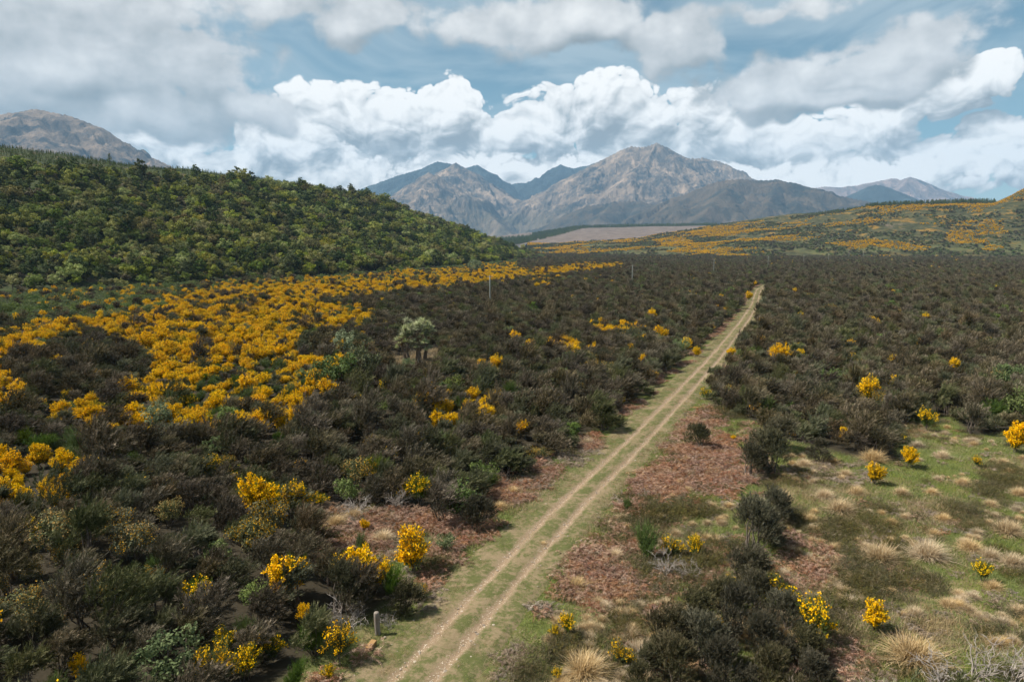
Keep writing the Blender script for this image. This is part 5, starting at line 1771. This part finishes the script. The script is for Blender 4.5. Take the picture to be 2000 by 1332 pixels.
# ------------------------------------------------------------------ bare, bleached bushes
for i, (u, v, w, lb) in enumerate([(678, 1208, 80, 'bare bleached bush with spreading twigs beside the wooden post'), (1300, 1108, 66, 'bare bleached bush with pale branches under green broom'), (1345, 1115, 50, 'small bare bush beside the larger bleached one'),
                                   (1900, 1300, 120, 'wide grey leafless bush beside the biggest tussock'), (1985, 1310, 110, 'grey leafless bush next to the wide grey one'), (1840, 1322, 90, 'grey leafless bush behind the biggest tussock'),
                                   (700, 990, 60, 'bare grey-brown bush among dead bracken by the scrub edge'), (770, 985, 56, 'bare twiggy bush beside yellow broom at the scrub edge'), (760, 1215, 40, 'small bare twiggy bush next to the wooden post'), (1250, 1290, 60, 'bare bush beside straggly broom near the track')]):
    x, y, s = spot(u, v, w, 'dead')
    z = float(ground_z(np.array([x]), np.array([y]))[0])
    plant('bare_bush', 'dead', i % 3, (x, y, z), (s, s, s * 0.85), rng.uniform(-3, 3), lb, 'bush')


# ------------------------------------------------------------------ cabbage tree
def cabbage_tree(x, y):
    global rng
    rng = np.random.default_rng(1234)
    root = bpy.data.objects.new('cabbage_tree', None)
    COL.objects.link(root)
    root.location = (x, y, float(ground_z(np.array([x]), np.array([y]))[0]) - 0.05)
    root.scale = (1.12, 1.12, 1.12)
    tag(root, 'cabbage tree with several trunks and many pale spiky leaf heads above dark scrub', 'tree')
    heads = []
    bases = [(-1.5, 0.1), (-1.2, -0.2), (0.1, 0.2), (0.35, -0.2), (1.0, 0.3)]
    tops = [(-2.2, 0.0, 2.9), (-1.7, 0.3, 3.6), (-0.3, 0.4, 4.2), (0.6, -0.3, 3.9), (1.4, 0.3, 3.8)]
    for (bx, by), (ax_, ay_, az_) in zip(bases, tops):
        p = bend((bx, by, -0.2), (ax_, ay_, az_), 6, 0.03)
        paths = [p]; rad_ = [np.linspace(0.26, 0.14, 6) * (1.15 if bx > 0 else 1.0)]
        for j in range(5):
            a = rng.uniform(0, 2 * math.pi)
            e = np.array([ax_, ay_, az_]) + np.array([math.cos(a) * rng.uniform(0.3, 1.2), math.sin(a) * rng.uniform(0.3, 1.2), rng.uniform(-0.2, 1.5)])
            paths.append(bend(p[-1 if j < 3 else -2], e, 4, 0.06)); rad_.append(np.linspace(0.12, 0.08, 4))
            heads.append(e)
        V, F = tubes(paths, rad_, 9)
        mesh_arrays('trunk', V, F, M_CABTRUNK, root, smooth=True)
    heads += [np.array(h) for h in ((-2.7, -0.6, 1.9), (-2.4, -0.4, 2.5), (0.4, -0.5, 5.4), (0.9, 0.0, 5.6), (1.8, -0.2, 4.9), (2.3, 0.1, 4.2), (2.4, -0.4, 3.4), (1.7, -0.9, 2.6), (0.6, -0.9, 3.4), (-0.9, -0.6, 4.9), (0.2, -0.4, 5.1), (1.5, -0.4, 5.3), (-1.8, -0.4, 3.9), (-2.1, -0.5, 3.3), (0.9, -1.0, 3.9), (-0.6, -0.8, 3.7), (-1.3, -0.5, 4.3), (1.3, -0.7, 4.4), (0.0, -0.7, 4.7), (2.0, -0.8, 2.0), (0.7, -0.8, 2.4), (-0.3, -1.1, 2.9), (0.2, -1.2, 2.1), (1.2, -1.2, 2.9), (-1.5, -1.0, 2.8), (1.5, -1.1, 1.7))]
    hm = []
    for v in range(4):
        L = Leaves()
        n = 95
        d = rand_unit(n); d[:, 2] = d[:, 2] * 0.75 + 0.18; d = unit(d)
        arching(L, np.zeros((n, 3)) + d * 0.06, np.arctan2(d[:, 1], d[:, 0]), rng.uniform(0.55, 0.85, n), np.arcsin(np.clip(d[:, 2], -0.9, 0.98)), rng.uniform(0.02, 0.25, n), np.full(n, 0.065), rng.uniform(0.0, 0.9, n), 3)
        V_ = np.concatenate(L.v); T_ = np.concatenate(L.t)
        me = Leaves()
        me.v = [V_]; me.t = [T_]
        hm.append(me.mesh('leaf_head', M_SWORD))
    for i, h in enumerate(heads):
        o = obj('leaf_head', hm[i % 4], root)
        o.location = h; o.rotation_euler = (rng.uniform(-0.3, 0.3), rng.uniform(-0.3, 0.3), rng.uniform(-3, 3))
        s = rng.uniform(0.85, 1.25)
        o.scale = (s, s, s)
    L = Leaves()
    n = 160
    t = rng.integers(0, 5, n)
    b0 = np.array([tops[i] for i in t], float) + rng.normal(size=(n, 3)) * 0.25 - np.array([0, 0, 0.2])
    L.blades(b0, np.stack([rng.normal(0, 0.3, n), rng.normal(0, 0.3, n), -np.ones(n)], -1), rng.uniform(0.5, 0.9, n), np.full(n, 0.07), rng.uniform(0, 1, n))
    obj('dead_leaf_skirt', L.mesh('dead_leaf_skirt', M_DEADLEAF), root)


cabbage_tree(float(cabx), float(caby))
x, y = [np.asarray(a_) for a_ in ground_at(rng.uniform(750, 868, 160), rng.uniform(684, 716, 160))]
m_ = inside(CABB_OPEN, *pixel_of(x, y, 0.0)[:2])
x, y = x[m_], y[m_]
stuff('dry_grass_patch', 'pale dry grass round the cabbage tree', 'dry', np.stack([x, y, ground_z(x, y)], -1), rng.uniform(1.6, 3.2, len(x)), rng.uniform(-3, 3, len(x)), rng.integers(0, 4, len(x)))


# ------------------------------------------------------------------ power poles
M_POLE = wood_mat('pole_pale_concrete', (0.17, 0.185, 0.165), (0.27, 0.285, 0.255), 3.0)
M_ARM = wood_mat('crossarm_timber', (0.16, 0.13, 0.10), (0.30, 0.25, 0.20), 6.0)
m_, kk = new_mat('insulator_porcelain')
finish(kk, (0.72, 0.72, 0.70), 0.25, 0.5)
M_INS = m_
PX_POLES = [957, 1234, 1392, 1497, 1566, 1614, 1653, 1681, 1705]
H_POLES = [9.7, 9.5, 9.9, 10.1, 9.3, 10.6, 10.4, 10.8, 10.6]
pm = {}
PTXT = ['power pole standing in the scrub nearest the yellow broom strip', 'power pole in the scrub, second from the one by the cabbage tree side', 'power pole in dark scrub beyond the end of the track', 'power pole fourth along the line towards the terrace', 'power pole fifth along the line towards the terrace',
        'power pole sixth along the line at the foot of the terrace', 'power pole seventh along the line against the terrace slope', 'power pole eighth along the line against the terrace slope', 'far end power pole of the line against the terrace slope']
pxy = []
for i, u in enumerate(PX_POLES):
    D = 200 + 115.0 * i
    pxy.append(((u - CX) / FPX * D, D))
for i, (x, y) in enumerate(pxy):
    j0, j1 = max(0, i - 1), min(8, i + 1)
    hd = math.atan2(pxy[j1][1] - pxy[j0][1], pxy[j1][0] - pxy[j0][0])
    H_ = H_POLES[i]
    root = bpy.data.objects.new('power_pole', None)
    COL.objects.link(root)
    root.location = (x, y, -0.3)
    root.rotation_euler = (0, 0, hd + math.pi / 2)
    tag(root, 'slim pale ' + PTXT[i], 'pole', 'power poles crossing the scrub plain')
    V, F = tubes([np.array([(0, 0, 0), (0, 0, 3.0), (0, 0, 6.0), (0, 0, H_), (0, 0, H_ + 0.04)])], [np.array([0.23, 0.20, 0.17, 0.135, 0.05])], 12)
    mesh_arrays('shaft', V, F, M_POLE, root, smooth=True)
    def bar(p0, p1, w, h):
        x0, y0, z0 = p0; x1 = p1[0]
        V = np.array([(x_, y_, z_) for x_ in (x0, x1) for y_ in (y0 - w, y0 + w) for z_ in (z0 - h, z0 + h)])
        return V, np.array([(0, 1, 3, 2), (4, 6, 7, 5), (0, 4, 5, 1), (2, 3, 7, 6), (0, 2, 6, 4), (1, 5, 7, 3)])
    V, F = bar((-0.9, -0.16, H_ - 0.45), (0.9,), 0.05, 0.065)
    arm = mesh_arrays('crossarm', V, F, M_ARM, root)
    for sx in (-0.8, -0.42, 0.8):
        V, F = tubes([np.array([(0, 0, 0), (0, 0, 0.10), (0, 0, 0.11), (0, 0, 0.17), (0, 0, 0.18), (0, 0, 0.26)])], [np.array([0.02, 0.02, 0.06, 0.05, 0.06, 0.03])], 8)
        o = mesh_arrays('insulator', V, F, M_INS, arm, smooth=True)
        o.location = (sx, -0.16, H_ - 0.40)


# ------------------------------------------------------------------ wooden post and sawn block by the track
def bevelled_box(name, size, r_, mat_, parent=None):
    import bmesh
    bm = bmesh.new()
    bmesh.ops.create_cube(bm, size=1.0)
    for v in bm.verts:
        v.co = Vector((v.co.x * size[0], v.co.y * size[1], v.co.z * size[2]))
    bmesh.ops.bevel(bm, geom=list(bm.edges), offset=r_, segments=2, affect='EDGES', profile=0.6)
    me = bpy.data.meshes.new(name)
    bm.to_mesh(me); bm.free()
    me.materials.append(mat_)
    return obj(name, me, parent)


x, y = [float(q_) for q_ in ground_at(738, 1240)]
z = float(ground_z(np.array([x]), np.array([y]))[0])
root = bpy.data.objects.new('fence_post', None)
COL.objects.link(root)
root.location = (x, y, z - 0.15); root.rotation_euler = (0.02, -0.03, 0.3)
tag(root, 'weathered grey wooden post standing alone beside the track', 'post')
zz = np.array([0.0, 0.3, 0.7, 1.05, 1.24, 1.28, 1.285])
V, F = tubes([np.stack([0.006 * np.sin(zz * 5), 0.005 * np.cos(zz * 4), zz], -1)], [np.array([0.135, 0.13, 0.128, 0.125, 0.122, 0.105, 0.01])], 16)
mesh_arrays('post_shaft', V, F, wood_mat('weathered_post', (0.13, 0.108, 0.088), (0.28, 0.245, 0.205), 14.0), root, smooth=True)
V, F = tubes([np.stack([0.128 * np.cos(np.linspace(0, 2 * math.pi, 19)), 0.128 * np.sin(np.linspace(0, 2 * math.pi, 19)), 0.95 + 0.01 * np.sin(np.linspace(0, 9, 19))], -1)], [np.full(19, 0.006)], 5)
m_, kk = new_mat('rusty_wire')
finish(kk, (0.16, 0.09, 0.06), 0.7, 0.3)
mesh_arrays('wire_loop', V, F, m_, root)

x, y = [float(q_) for q_ in ground_at(723, 1272)]
z = float(ground_z(np.array([x]), np.array([y]))[0])
blk = bevelled_box('timber_block', (0.26, 0.62, 0.26), 0.012, wood_mat('sawn_yellow_timber', (0.22, 0.125, 0.05), (0.36, 0.22, 0.095), 7.0))
blk.location = (x, y + 0.2, z + 0.12); blk.rotation_euler = (0.05, 0.02, -0.28)
tag(blk, 'sawn yellow-brown timber block lying beside the wooden post', 'timber block')

# ------------------------------------------------------------------ the air: one closed box of even, pale haze
def build_haze():
    m_ = bpy.data.materials.new('haze_air')
    m_.use_nodes = True
    m_.node_tree.nodes.clear()
    k = NT(m_.node_tree)
    v_ = k.node('ShaderNodeVolumePrincipled')
    v_.inputs['Color'].default_value = (0.38, 0.67, 1.0, 1.0)
    v_.inputs['Density'].default_value = HAZE
    v_.inputs['Anisotropy'].default_value = 0.0
    o_ = k.node('ShaderNodeOutputMaterial')
    k.l.new(v_.outputs[0], o_.inputs['Volume'])
    x0, x1, y0, y1, z0, z1 = -13000.0, 13000.0, -13000.0, 13900.0, -45.0, 1900.0
    V = [(x, y, z) for x in (x0, x1) for y in (y0, y1) for z in (z0, z1)]
    F = [(0, 1, 3, 2), (4, 6, 7, 5), (0, 4, 5, 1), (2, 3, 7, 6), (0, 2, 6, 4), (1, 5, 7, 3)]
    o = mesh_arrays('haze', V, F, m_)
    o['kind'] = 'stuff'
    o['label'] = 'thin bluish haze in the air towards the mountains'


HAZE = 5.0e-5
build_haze()
